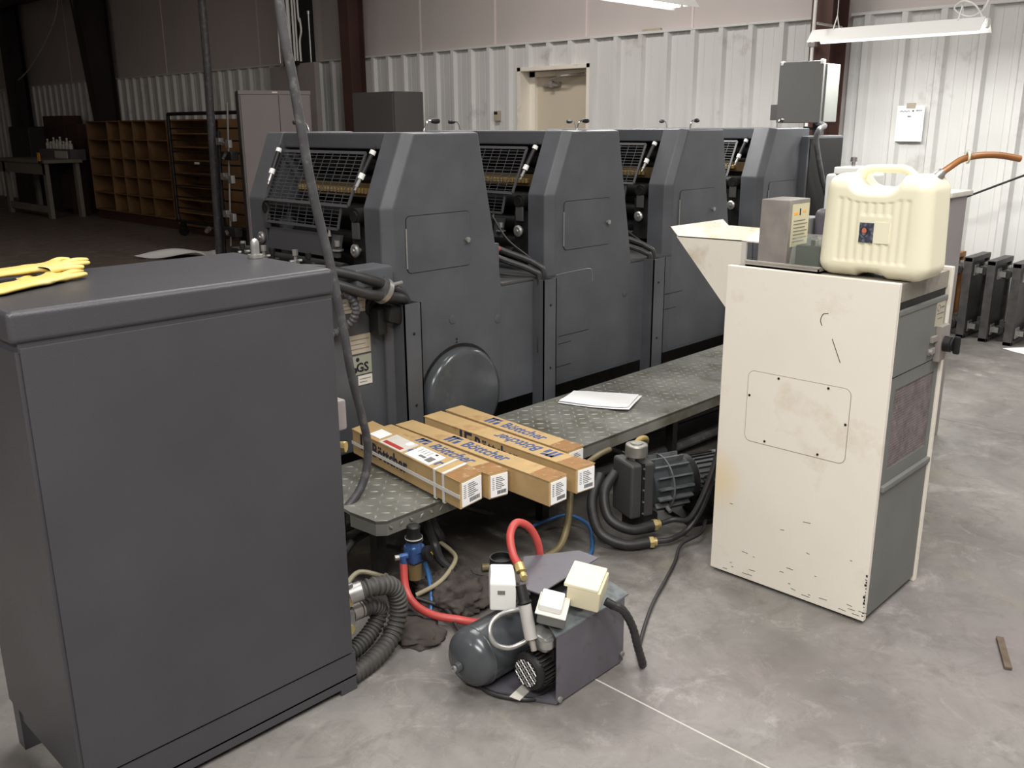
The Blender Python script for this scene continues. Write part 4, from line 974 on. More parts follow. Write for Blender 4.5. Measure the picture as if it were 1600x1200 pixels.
# motor under the cover with fan grille
B('motor', G().cyl((1.69, 1.565, .105), (2.0, 1.565, .105), .050, 28), 'dark', t)
g = G()
for k in range(30):
    a = 2 * math.pi * k / 30; u = V((0, math.cos(a), math.sin(a))); o = V((1.685, 1.565, .105))
    s = u.cross(V((1, 0, 0))) * .0022
    p = [o + u * .048 - s, o + u * .060 - s, o + u * .060 + s, o + u * .048 + s]
    g.hexa([tuple(q) for q in p] + [tuple(q + V((.06, 0, 0))) for q in p])
B('cooling_fins', g, 'dark', t, kind='stuff', smooth=0)
B('fan_shroud', G().lathe([(0, .056), (.012, .054), (.018, .046), (.018, .0)], (1.688, 1.565, .105), (-1, 0, 0), 30), 'black', t)
g = G(); cc = V((1.667, 1.565, .105))
for k in range(-3, 4):
    d_ = k * .0112; hh = math.sqrt(.040 ** 2 - d_ ** 2)
    for (ux, uz) in ((1, 1), (1, -1)):
        dirv = V((0, ux, uz)).normalized(); nrm = V((0, -uz, ux)).normalized()
        g.cyl(cc + nrm * d_ - dirv * hh, cc + nrm * d_ + dirv * hh, .0019, 5)
B('fan_grille', g, 'alu', t, kind='stuff', smooth=0)
B('crank_head', G().box((1.70, 1.52, .165), (1.80, 1.60, .215), .012).cyl((1.715, 1.53, .185), (1.715, 1.53, .208), .022, 18), 'alu', t)
B('cylinder_block', G().box((1.73, 1.515, .10), (1.86, 1.60, .17), .006), 'dark', t)
B('intake_filter', G().cyl((1.690, 1.565, .205), (1.700, 1.600, .296), .0185, 24), mat('satin_aluminium', (196, 194, 190), .35, .35), t)
B('filter_cap', G().cyl((1.700, 1.600, .300), (1.707, 1.622, .345), .017, 20, .015).cyl((1.699, 1.598, .298), (1.700, 1.602, .304), .021, 20), 'black', t)
B('filter_stem', G().cyl((1.690, 1.565, .21), (1.686, 1.55, .175), .009, 12), 'steel', t)
B('pipe_loop', G().tube([(1.745, 1.62, .255), (1.69, 1.655, .255), (1.64, 1.665, .245), (1.615, 1.655, .222), (1.618, 1.635, .19), (1.65, 1.61, .175), (1.69, 1.59, .185), (1.712, 1.575, .205)], .0075, 12), 'alu', t)
# pressure switch (white)
ps = B('pressure_switch', G().loft([[(1.695, 1.735, .225), (1.745, 1.675, .225), (1.795, 1.73, .225), (1.745, 1.79, .225)], [(1.695, 1.735, .312), (1.745, 1.675, .312), (1.795, 1.73, .312), (1.745, 1.79, .312)], [(1.715, 1.75, .338), (1.76, 1.695, .338), (1.797, 1.74, .338), (1.752, 1.79, .338)]], .006), 'white', t)
B('pressure_gauge', G().lathe([(0, .033), (.02, .035), (.022, .036), (.045, .036), (.045, .032), (.03, .032), (.03, 0)], (1.81, 1.80, .29), (0, 0, 1), 26), 'black', t)
B('switch_mark', G().obox((1.7165, 1.708, .285), (.022, .0015, .012), R3(0, 0, -.876)), 'greyink', ps)
B('cable_gland', G().cyl((1.765, 1.69, .280), (1.79, 1.66, .280), .013, 12).cyl((1.772, 1.682, .280), (1.780, 1.673, .280), .0165, 6), 'greyp', t)
# gang switch with clear cover
gs = B('rocker_switch_box', G().obox((1.762, 1.545, .268), (.088, .082, .036), R3(.18, -.18, .55), .006), 'greyp', t)
B('switch_rim', G().obox((1.758, 1.544, .288), (.094, .088, .005), R3(.18, -.18, .55), .002), 'label', gs)
B('switch_lid', G().obox((1.757, 1.547, .302), (.074, .066, .022), R3(.18, -.18, .55), .005), 'white', gs)
# cream junction box
jb_ = B('junction_box', G().obox((1.888, 1.525, .300), (.120, .098, .066), R3(.12, -.1, .45), .005), mat('cream_plastic', (216, 208, 178), .45), t)
B('box_lid', G().obox((1.884, 1.528, .337), (.123, .101, .012), R3(.12, -.1, .45), .003), mat('cream_plastic_lid', (228, 222, 194), .4), jb_)
B('rating_label', G().obox((1.887, 1.535, .3445), (.034, .026, .001), R3(.12, -.1, .45)), 'label', jb_)
B('cable_gland', G().cyl((1.91, 1.475, .268), (1.925, 1.455, .255), .013, 12), 'black', t)
B('power_cable', G().tube([(1.92, 1.46, .258), (1.95, 1.44, .235), (1.985, 1.43, .17), (2.015, 1.43, .09), (2.04, 1.43, .03), (2.05, 1.435, .012)], .0125, 10, 6, .04, 60), 'rubber', t)
B('brass_fitting', G().cyl((1.80, 1.70, .31), (1.83, 1.735, .325), .008, 10).cyl((1.805, 1.70, .275), (1.805, 1.70, .305), .008, 8).cyl((1.80, 1.70, .315), (1.79, 1.685, .312), .011, 8), 'brass', t)
B('rating_plate', G().obox((1.685, 1.60, .0175), (.07, .035, .002), R3(0, 0, .2)), 'label', t)

# red hose from the compressor round to the regulator
t = thing('red_hose', 'red rubber air hose looping up behind the compressor', 'hose', (1.86, 1.78, .33))
B('hose', G().tube([(1.812, 1.725, .325), (1.825, 1.765, .35), (1.85, 1.80, .395), (1.895, 1.815, .415), (1.94, 1.80, .385), (1.965, 1.785, .31), (1.965, 1.79, .20), (1.93, 1.86, .06), (1.88, 1.90, .02)], .0125, 14), 'red', t)
B('hose_end', G().cyl((1.806, 1.713, .318), (1.815, 1.732, .332), .0155, 12), 'brass', t)
t = thing('red_hose', 'red rubber air hose lying on the floor from blue regulator to behind the grey tank', 'hose', (1.8, 2.1, 0))
B('hose', G().tube([(1.79, 2.25, .17), (1.769, 2.216, .09), (1.765, 2.16, .05), (1.782, 2.085, .035), (1.825, 2.02, .028), (1.869, 1.976, .016), (1.93, 1.93, .014)], .0135, 14), 'red', t)

# ================================================================ VACUUM PUMP
PM = Matrix.Rotation(math.radians(-22), 4, 'Z')
t = thing('vacuum_pump', 'dark ribbed vacuum pump with a silver filter cap under the edge of walkway', 'pump', (2.86, 2.06, 0), math.radians(-22))
# local frame: x runs from the front block to the motor
B('front_block', G().box((-.075, -.075, .075), (.035, .075, .305), .012, 3), 'press2', t)
B('front_flange', G().box((-.03, -.083, .07), (-.018, .083, .312), .003), 'dark', t)
for z in (.10, .15, .20, .25, .29):
    B('bolt', G().cyl((-.024, -.083, z), (-.024, -.088, z), .004, 8), 'alu', t)
B('filter_cap', G().lathe([(0, .030), (.015, .030), (.02, .045), (.062, .045), (.066, .042), (.068, .025), (.072, .024), (.072, 0)], (-.01, .0, .30), (0, 0, 1), 32), mat('zinc_alloy', (158, 156, 148), .4, .6, var=.1, vscale=30), t)
B('pump_barrel', G().cyl((.03, 0, .185), (.215, 0, .185), .094, 36), mat('greasy_dark_grey_casting', (66, 70, 73), .32, .1, var=.2, vscale=20), t)
MT['fin'] = mat('greasy_fin', (112, 115, 116), .28, .2, var=.25, vscale=24)
g = G()
for k in range(15):
    a = 2 * math.pi * k / 15 + .1; u = V((0, math.cos(a), math.sin(a))); s = u.cross(V((1, 0, 0))) * .0035; o = V((.04, 0, .185))
    p = [o + u * .09 - s, o + u * .115 - s, o + u * .115 + s, o + u * .09 + s]
    B('cooling_fin', G().hexa([tuple(q) for q in p] + [tuple(q + V((.16, 0, 0))) for q in p]), 'fin', t, smooth=0)
B('strap_band', G().lathe([(0, .118), (.006, .118), (.006, .116), (0, .116)], (.10, 0, .185), (1, 0, 0), 36), 'fin', t)
B('coupling_ring', G().lathe([(0, .094), (.02, .098), (.028, .098), (.03, .08)], (.212, 0, .185), (1, 0, 0), 32), 'dark', t)
B('motor_body', G().lathe([(0, .075), (.01, .085), (.13, .085), (.132, .092), (.18, .092), (.195, .08), (.2, .05), (.2, 0)], (.24, 0, .185), (1, 0, 0), 36), mat('grey_motor_paint', (116, 120, 122), .35, .2, var=.15, vscale=20), t)
g = G()
for k in range(26):
    a = 2 * math.pi * k / 26; u = V((0, math.cos(a), math.sin(a))); s = u.cross(V((1, 0, 0))) * .0018; o = V((.25, 0, .185))
    p = [o + u * .083 - s, o + u * .094 - s, o + u * .094 + s, o + u * .083 + s]
    g.hexa([tuple(q) for q in p] + [tuple(q + V((.115, 0, 0))) for q in p])
B('motor_fins', g, 'dark', t, kind='stuff', smooth=0)
B('terminal_box', G().box((.265, -.145, .105), (.385, -.08, .215), .006), 'dark', t)
B('terminal_lid', G().box((.26, -.15, .195), (.39, -.078, .205), .002), 'press2', t)
B('foot', G().box((-.03, -.07, 0), (.06, .07, .085), .008).box((.20, -.10, 0), (.40, .10, .022), .004).box((.26, -.06, .02), (.36, .06, .11), .008), 'dark', t)
B('base_cup', G().cyl((.37, -.07, .0), (.37, -.07, .05), .035, 20), 'dark', t)
B('side_fitting', G().cyl((.08, -.10, .115), (.08, -.125, .105), .008, 10), 'alu', t)

# hoses of the pump
t = thing('pump_hose', 'pair of black hoses with brass hex fittings curling from the pump block', 'hose', (2.74, 1.98, 0))
for (pts_, fit) in (([(2.80, 2.13, .24), (2.72, 2.12, .18), (2.68, 2.06, .10), (2.72, 1.98, .062), (2.80, 1.935, .070)], 1),
                    ([(2.78, 2.19, .22), (2.68, 2.15, .14), (2.62, 2.06, .06), (2.66, 1.965, .024), (2.735, 1.905, .028)], 1)):
    B('hose', G().tube(pts_, .021, 14), 'rubber', t)
    e0, e1 = V(pts_[-2]), V(pts_[-1]); dd_ = (e1 - e0).normalized()
    B('hex_fitting', G().cyl(e1, e1 + dd_ * .016, .024, 6).cyl(e1 + dd_ * .016, e1 + dd_ * .03, .017, 14), 'brass', t)
    q = e1 + dd_ * .03
    B('thin_hose', G().tube([q, q + dd_ * .06 + V((0, 0, .004)), (2.90, 1.83, .10 if pts_[0][0] == 2.80 else .06), (2.96, 1.80, .22 if pts_[0][0] == 2.80 else .17), (3.02, 1.79, .37), (3.05, 1.775, .55), (3.11, 1.76, .66), (3.22, 1.72, .70)], .011, 10), 'rubber', t)

# ================================================================ UNDER THE WALKWAY: regulator, hoses, rag
t = thing('air_regulator', 'blue air regulator with a black knob and yellow-marked gauge by the walkway leg', 'regulator', (1.85, 2.26, 0))
rx, ry = 1.835, 2.245
B('regulator_body', G().box((rx - .03, ry - .028, .155), (rx + .03, ry + .028, .225), .012, 3).cyl((rx, ry, .20), (rx, ry, .24), .032, 20, .026), 'bluem', t)
B('adjusting_knob', G().lathe([(0, .030), (.012, .030), (.014, .026), (.03, .022), (.05, .024), (.055, .02), (.058, 0)], (rx, ry, .238), (0, 0, 1), 24), 'black', t)
B('knob_ring', G().lathe([(0, .0305), (.004, .0305), (.004, .028)], (rx, ry, .246), (0, 0, 1), 24), 'label', t)
B('pressure_gauge', G().lathe([(0, .026), (.02, .028), (.022, .024), (.022, 0)], (rx + .022, ry - .028, .188), (.5, -1, .25), 24), 'black', t)
B('gauge_needle', G().obox((rx + .034, ry - .053, .194), (.02, .002, .003), R3(0, .8, .45)), 'yellow', t)
B('side_elbow', G().cyl((rx - .03, ry, .19), (rx - .058, ry + .01, .19), .012, 12).cyl((rx - .05, ry + .005, .195), (rx - .045, ry + .0, .155), .012, 12), 'bluem', t)
B('push_fitting', G().cyl((rx - .058, ry + .01, .19), (rx - .072, ry + .016, .19), .010, 12).cyl((rx + .03, ry + .02, .215), (rx + .052, ry + .025, .215), .010, 12), 'alu', t)
B('filter_bowl', G().cyl((rx, ry, .155), (rx, ry, .095), .027, 22, .024), mat('oily_bowl', (120, 104, 70), .2, spec=.6), t)
B('support', G().box((rx - .02, ry + .03, 0), (rx + .02, ry + .045, .2)), 'dark', t)
t = thing('blue_tube', 'thin blue plastic air tubes dropping from the blue regulator', 'tube', (1.85, 2.18, 0))
B('tube', G().tube([(rx + .03, ry - .01, .165), (1.862, 2.205, .10), (1.84, 2.17, .05), (1.80, 2.13, .012), (1.76, 2.1, .01)], .006, 8), 'blue', t)
B('tube', G().tube([(rx + .036, ry + .0, .165), (1.885, 2.235, .11), (1.875, 2.20, .05), (1.85, 2.16, .012)], .006, 8), 'blue', t)
t = thing('blue_tube', 'coil of blue plastic air tube on the floor behind the roller cartons', 'tube', (2.6, 2.2, 0))
B('tube', G().tube([(2.30, 2.10, .015), (2.38, 2.03, .012), (2.50, 2.02, .012), (2.60, 2.08, .012), (2.68, 2.17, .04), (2.66, 2.26, .06), (2.58, 2.30, .05), (2.5, 2.34, .03)], .0075, 10), 'blue', t)
t = thing('olive_hose', 'translucent olive hose hanging below the walkway edge behind cartons', 'hose', (2.5, 2.2, 0))
B('hose', G().tube([(2.62, 2.36, .26), (2.66, 2.28, .27), (2.60, 2.2, .24), (2.5, 2.12, .14), (2.42, 2.10, .05), (2.30, 2.14, .02), (2.15, 2.24, .02)], .014, 12), 'olive', t)
t = thing('olive_hose', 'olive hose arching out from under the tread plate to the pump cap', 'hose', (2.85, 2.3, .2))
B('hose', G().tube([(2.60, 2.30, .14), (2.68, 2.26, .22), (2.76, 2.24, .265), (2.86, 2.26, .27), (2.98, 2.30, .25)], .012, 12), 'olive', t)
t = thing('yellow_hose', 'short yellowed hose bending away behind the silver pump cap', 'hose', (3.0, 2.2, .2))
B('hose', G().tube([(2.93, 2.13, .325), (2.98, 2.14, .335), (3.05, 2.16, .31), (3.10, 2.22, .22)], .013, 12), mat('yellow_hose', (176, 150, 84), .4), t)
rnd = random.Random(11)
def floor_hose(pts_, r, mt, label, name='black_hose'):
    t_ = thing(name, label, 'hose', (pts_[0][0], pts_[0][1], 0))
    B('hose', G().tube(pts_, r, 10), mt, t_); return t_
floor_hose([(2.02, 2.42, .27), (2.03, 2.40, .18), (2.045, 2.38, .10), (2.02, 2.30, .06), (2.06, 2.18, .03), (2.12, 2.06, .025), (2.08, 1.95, .03), (2.04, 1.90, .03), (1.98, 1.89, .025)], .017, 'rubber', 'thick black hose dropping from the walkway and curling round the rag pile')
floor_hose([(2.06, 2.45, .27), (2.075, 2.42, .16), (2.09, 2.40, .10), (2.10, 2.5, .06), (2.2, 2.7, .04)], .02, 'rubber', 'thick black hose hanging down just right of the blue regulator')
floor_hose([(1.95, 2.72, .12), (2.1, 2.66, .16), (2.3, 2.55, .13), (2.45, 2.50, .06), (2.5, 2.6, .03)], .014, 'rubber', 'black hose arching low beneath the roller cartons')
floor_hose([(1.70, 2.62, .16), (1.84, 2.60, .18), (2.0, 2.62, .2), (2.3, 2.7, .22), (2.6, 2.75, .2)], .014, 'rubber', 'black hose running level in the dark under the walkway end')
floor_hose([(1.70, 2.50, .10), (1.76, 2.50, .17), (1.86, 2.56, .15), (1.95, 2.64, .1), (2.0, 2.7, .03)], .013, 'rubber', 'black hose looped behind the front walkway leg')
floor_hose([(2.08, 2.40, .10), (2.07, 2.32, .09), (2.02, 2.24, .10), (1.93, 2.19, .09), (1.86, 2.17, .085), (1.80, 2.2, .06)], .008, 'beigehose', 'thin beige tube running past the oily regulator bowl', 'beige_tube')
floor_hose([(1.62, 2.36, .10), (1.70, 2.38, .12), (1.78, 2.34, .085), (1.82, 2.4, .06)], .009, 'beigehose', 'short beige tube between the grey cabinet and walkway leg', 'beige_tube')
floor_hose([(1.80, 2.2, .05), (1.84, 2.10, .03), (1.80, 2.0, .02), (1.74, 1.88, .012), (1.66, 1.78, .01), (1.63, 1.68, .01), (1.67, 1.585, .01), (1.72, 1.55, .01), (1.8, 1.54, .02)], .007, 'rubber', 'black power cord trailing round the tank of the compressor', 'power_cord')
floor_hose([(2.04, 1.43, .012), (2.12, 1.50, .007), (2.35, 1.62, .007), (2.55, 1.70, .007), (2.70, 1.76, .007), (2.80, 1.80, .03), (2.9, 1.78, .05), (3.0, 1.82, .06)], .0065, 'rubber', 'black power cord crossing the open floor to behind the cream cabinet', 'power_cord')
# corrugated exhaust hoses and solenoid valves at the foot of the grey cabinet
MT['dust'] = mat('dusty_black_rubber', (66, 64, 62), .6, var=.15, vscale=20)
def corr(pts_, r, label, n):
    t_ = thing('corrugated_hose', label, 'hose', (pts_[0][0], pts_[0][1], 0))
    B('hose', G().tube(pts_, r, 16, 6, .09, n), 'dust', t_)
    return t_
t = corr([(1.47, 2.08, .245), (1.53, 2.06, .25), (1.60, 2.07, .215), (1.625, 2.075, .13), (1.58, 2.06, .055), (1.48, 2.03, .03), (1.38, 2.01, .03)], .028, 'outer black corrugated hose looping to the floor from upper valve block', 120)
B('cuff', G().cyl((1.44, 2.085, .243), (1.485, 2.075, .248), .030, 20), 'alu', t)
t = corr([(1.49, 2.10, .17), (1.54, 2.10, .165), (1.575, 2.11, .13), (1.54, 2.10, .085), (1.46, 2.08, .06), (1.39, 2.07, .06)], .026, 'inner black corrugated hose with a brass-toned cuff by lower valve block', 90)
B('cuff', G().cyl((1.46, 2.10, .17), (1.50, 2.10, .17), .027, 20), 'steel', t)
for (z, lab) in ((.215, 'upper silver valve block poking out beside the grey cabinet foot'), (.125, 'lower silver valve block poking out beside the grey cabinet foot')):
    t = thing('valve_block', lab, 'valve', (1.43, 2.10, z))
    B('block', G().box((1.388, 2.07, z), (1.455, 2.14, z + .07), .004), 'alu', t)
    for k in range(4): B('rib', G().box((1.39, 2.076 + k * .016, z + .07), (1.452, 2.081 + k * .016, z + .074)), 'alu', t)
    B('brass_nut', G().cyl((1.43, 2.07, z + .018), (1.43, 2.058, z + .018), .015, 6), 'brass', t)
t = thing('valve_bracket', 'narrow metal bracket holding valves on the right of the grey cabinet', 'bracket', (1.4, 2.12, 0))
B('back_plate', G().box((1.387, 2.142, 0), (1.46, 2.15, .93)), 'dark', t)
B('grey_switch_box', G().box((1.42, 2.06, .77), (1.46, 2.14, .86), .008), 'greycab', t)
B('fitting', G().cyl((1.43, 2.09, .72), (1.45, 2.06, .72), .016, 8).cyl((1.43, 2.09, .76), (1.43, 2.09, .70), .012, 10), 'brass', t)
sticker('data_plate', 1.42, .62, 1.462, .705, 'taglab', 3, t, 2.138)

for k, (pts_, r, mt_, lab) in enumerate((([(3.10, 2.62, .12), (3.6, 2.55, .12), (4.6, 2.50, .12)], .022, 'dark', 'dark steel pipe running low under the walkway right of the pump'),
    ([(3.0, 2.52, .05), (3.5, 2.44, .05), (3.9, 2.40, .06), (4.4, 2.42, .05)], .026, 'hosegrey', 'grey dusty hose lying on the floor under the walkway right of the pump'),
    ([(3.25, 2.36, .01), (3.32, 2.28, .03), (3.42, 2.24, .01), (3.50, 2.30, .01), (3.46, 2.40, .02), (3.6, 2.38, .01)], .006, 'rubber', 'thin black wire curled on the floor beyond the pump motor'),
    ([(2.86, 2.42, .24), (3.1, 2.44, .20), (3.3, 2.46, .10), (3.34, 2.5, .03)], .012, 'rubber', 'black hose drooping from the walkway rail behind the pump'))):
    floor_hose(pts_, r, mt_, lab, ('steel_pipe', 'grey_hose', 'black_wire', 'black_hose')[k])
# rag heap
t_g = G()
bm = bmesh.new(); bmesh.ops.create_icosphere(bm, subdivisions=5, radius=1)
from mathutils import noise
for v in bm.verts:
    c0 = v.co.copy(); n_ = noise.noise(c0 * 3.1) * .25 + abs(noise.noise(c0 * 6.5 + V((3, 1, 2)))) * .28 + noise.noise(c0 * 14) * .06
    v.co = V((c0.x * .12 * (1 + n_) + 1.945, c0.y * .13 * (1 + n_) + 2.17, max(.001, c0.z * .06 * (1 + n_ * 1.4) + .018)))
B('rag_heap', t_g.addbm(bm), 'rag', None, 'crumpled heap of grimy dark rags between red hose and regulator', 'rags', smooth=180)
bm = bmesh.new(); bmesh.ops.create_icosphere(bm, subdivisions=4, radius=1)
for v in bm.verts:
    c0 = v.co.copy(); n_ = noise.noise(c0 * 2.7 + V((9, 0, 0))) * .3 + abs(noise.noise(c0 * 6.5)) * .2
    v.co = V((c0.x * .08 * (1 + n_) + 1.70, c0.y * .10 * (1 + n_) + 2.09, max(.001, c0.z * .022 * (1 + n_) + .006)))
B('rag', G().addbm(bm), 'rag', None, 'flat grimy rag trapped below the corrugated hoses', 'rag', smooth=180)

# long hose hanging from the roof, its lower loop beside the cabinet
t = thing('hanging_conduit', 'long grey flexible conduit hanging diagonally from the roof before the first press unit', 'conduit', (1.69, 2.55, .4))
B('conduit', G().tube([(1.55, 2.56, 5.0), (1.59, 2.56, 3.2), (1.63, 2.56, 2.3), (1.655, 2.56, 1.93), (1.685, 2.56, 1.72), (1.725, 2.56, 1.42), (1.775, 2.56, 1.18), (1.80, 2.56, 1.05)], .0155, 14), 'hosegrey', t)
B('lower_cable', G().tube([(1.795, 2.56, 1.07), (1.82, 2.56, .92), (1.84, 2.56, .77), (1.872, 2.56, .62), (1.895, 2.56, .50), (1.885, 2.56, .40), (1.84, 2.55, .33), (1.76, 2.54, .28), (1.66, 2.53, .24)], .015, 12), 'hosegrey', t)

# scrap of wood on the floor at right
t = thing('wood_sliver', 'thin dark sliver of wood lying on the floor near the right edge', 'stick', (2.88, .66, 0))
B('sliver', G().obox((2.885, .662, .006), (.185, .022, .010), R3(0, 0, .42), .002), mat('weathered_wood', (106, 92, 78), .8, var=.2, vscale=30), t)

# ================================================================ DOLLIES LEANT BY THE WALL
def dolly(y, x0, x1, h, mt, label, group='furniture dollies by the wall'):
    t = thing('wheeled_dolly', label, 'dolly', ((x0 + x1) / 2, y, 0), group=group)
    B('deck_panel', G().box((x0 + .03, y - .008, .04), (x1 - .03, y + .008, h - .04), .003), mt, t)
    B('frame_rail', G().box((x0, y - .03, 0), (x0 + .035, y + .03, h), .004), mt, t)
    B('frame_rail', G().box((x1 - .035, y - .03, 0), (x1, y + .03, h), .004), mt, t)
    B('frame_rail', G().box((x0, y - .033, h - .035), (x1, y + .033, h + .003), .004), mt, t)
    B('frame_rail', G().box((x0, y - .03, 0), (x1, y + .03, .03), .004), mt, t)
    for (xx, zz) in ((x0 + .09, .09), (x1 - .09, .09), (x0 + .09, h - .10), (x1 - .09, h - .10)):
        cs = B('caster', G().box((xx - .04, y - .038, zz - .04), (xx + .04, y - .03, zz + .04), .002).box((xx - .024, y - .085, zz - .02), (xx - .019, y - .035, zz + .02)).box((xx + .019, y - .085, zz - .02), (xx + .024, y - .035, zz + .02)), 'alu', t)
        B('wheel', G().lathe([(0, .03), (.004, .036), (.026, .036), (.03, .03)], (xx - .015, y - .085, zz), (1, 0, 0), 20), 'rubber', cs)
    return t
MT['dollyb'] = mat('scuffed_black_steel', (72, 70, 70), .5, .2, var=.3, vscale=14)
dolly(2.52, 7.38, 7.78, .61, 'wood', 'tan wooden wheeled dolly on edge, first behind the cream cabinet corner')
dolly(2.33, 7.36, 7.76, .62, 'dollyb', 'black steel dolly on edge, next to the tan wooden one')
dolly(2.16, 7.34, 7.74, .61, 'dollyb', 'black steel dolly on edge, middle of the black three')
dolly(1.98, 7.32, 7.72, .61, 'dollyb', 'black steel dolly on edge, rightmost, nearest the white floor sheets')
t = thing('floor_sheets', 'flat white sheets on the floor beside the last black dolly', 'paper', (7.5, 1.9, 0))  # two plain white sheets laid flat on the floor
sheet('sheet', [(7.20, 1.97, 0), (7.42, 1.82, 0), (7.30, 1.62, 0), (7.12, 1.80, 0)], .0, t, seed=7)
sheet('sheet', [(7.50, 1.78, 0), (7.74, 1.72, 0), (7.70, 1.50, 0), (7.46, 1.55, 0)], .0, t, seed=8)

# ================================================================ FAR LEFT: store corner
MT['woodd'] = mat('dim_brown_board', (120, 88, 54), .6, var=.2, vscale=2.5)
def pigeonhole(y0, y1, x0, x1, z0, z1, cols, rows, label):
    t = thing('pigeonhole_shelf', label, 'shelf', ((x0 + x1) / 2, (y0 + y1) / 2, 0))
    B('back_board', G().box((x1 - .015, y0, z0), (x1, y1, z1)), 'woodd', t)
    for c in cols: B('upright_board', G().box((x0, c - .012, z0), (x1 - .016, c + .012, z1), .002, 1), 'woodd', t)
    cs = sorted(cols)
    for a, b_ in zip(cs[:-1], cs[1:]):
        for r in range(rows + 1):
            z = z0 + (z1 - z0) * r / rows
            B('shelf_board', G().box((x0 + .005, a + .013, z - .010), (x1 - .016, b_ - .013, z + .010)), 'woodd', t)
    B('plinth', G().box((x0 + .04, y0, 0), (x1 - .02, y1, z0 - .012)), 'brown', t)
    return t
pigeonhole(14.28, 17.36, 7.02, 7.42, .17, 1.695, (14.30, 14.99, 15.50, 15.99, 16.49, 17.34), 5, 'long brown plywood pigeonhole shelf along the dark left part of the wall')
pigeonhole(12.5, 14.0, 6.92, 7.32, .12, 1.695, (12.5, 13.98), 8, 'narrower brown slotted shelf seen through the rungs of the metal cart')
# tube cart
t = thing('rung_cart', 'dark metal tube cart with many rungs standing before the brown shelves', 'cart', (6.9, 13.6, 0))
def rung(a, b_, r=.016): return G().cyl(a, b_, r, 10)
fx = 6.7; ya, yb_ = 13.55, 11.5
B('tube_frame', G().tube([(fx, ya - .0, .30), (fx, ya, 1.0), (fx, ya, 1.70), (fx, ya - .03, 1.765), (fx, ya - .10, 1.78), (fx, 12.4, 1.78), (fx, yb_, 1.78)], .026, 10, 4), 'dark', t)
B('tube_frame', G().tube([(fx, ya, .32), (fx, ya - .04, .24), (fx, ya - .12, .22), (fx, yb_, .22)], .026, 10, 4), 'dark', t)
B('tube_frame', G().cyl((fx, yb_, .2), (fx, yb_, 1.8), .026, 10), 'dark', t)
for k in range(8): B('rung', rung((fx, ya, .42 + k * .165), (fx, yb_, .42 + k * .165), .012), 'dark', t)
B('name_tag', G().box((fx - .02, 12.7, 1.075), (fx - .014, 12.84, 1.105)), 'label', t)
for yy in (ya - .15, yb_ + .15): B('caster', G().box((fx - .04, yy - .03, .1), (fx + .04, yy + .03, .2)).cyl((fx, yy - .02, .075), (fx, yy + .02, .075), .075, 18), 'dark', t)

# two-door grey cabinet, turned towards the camera
MT['sgrey'] = mat('dim_warm_grey_paint', (124, 116, 116), .5, var=.03)
t = thing('storage_cabinet', 'tall light grey two-door metal cabinet standing behind the first press unit', 'cabinet', (6.08, 9.64, 0), math.radians(-26))
# local x to the right (seen from the camera), local y away
B('body', G().box((-.40, 0, .06), (.40, .45, 1.985), .004), 'sgrey', t)
B('dark_side', G().box((-.408, .0, 0), (-.40, .45, 1.99)), 'darkcab', t)
B('frame_top', G().box((-.405, -.012, 1.95), (.405, 0, 1.992)), 'sgrey', t)
B('door', G().box((-.385, -.022, .10), (.035, -.002, 1.945), .003), 'sgrey', t)
B('door', G().box((.041, -.022, .10), (.385, -.002, 1.945), .003), 'sgrey', t)
B('plate', G().box((-.03, -.014, 1.965), (.03, -.011, 1.98)), 'label', t)
B('handle', G().cyl((-.02, -.05, 1.1), (-.02, -.05, 1.22), .008, 8), 'alu', t)
B('plinth', G().box((-.39, .02, 0), (.39, .43, .06)), 'darkcab', t)
t = thing('charcoal_locker', 'tall charcoal metal locker in front of the red-brown column', 'cabinet', (6.8, 8.5, 0))
B('body', G().box((6.60, 8.12, .03), (7.01, 8.87, 1.955), .008), 'darkcab', t)
B('door', G().box((6.585, 8.14, .06), (6.60, 8.85, 1.93), .003), 'darkcab', t)
B('plinth', G().box((6.62, 8.14, 0), (7.0, 8.85, .03)), 'dark', t)
B('handle', G().box((6.57, 8.18, 1.0), (6.585, 8.20, 1.16), .003), 'alu', t)
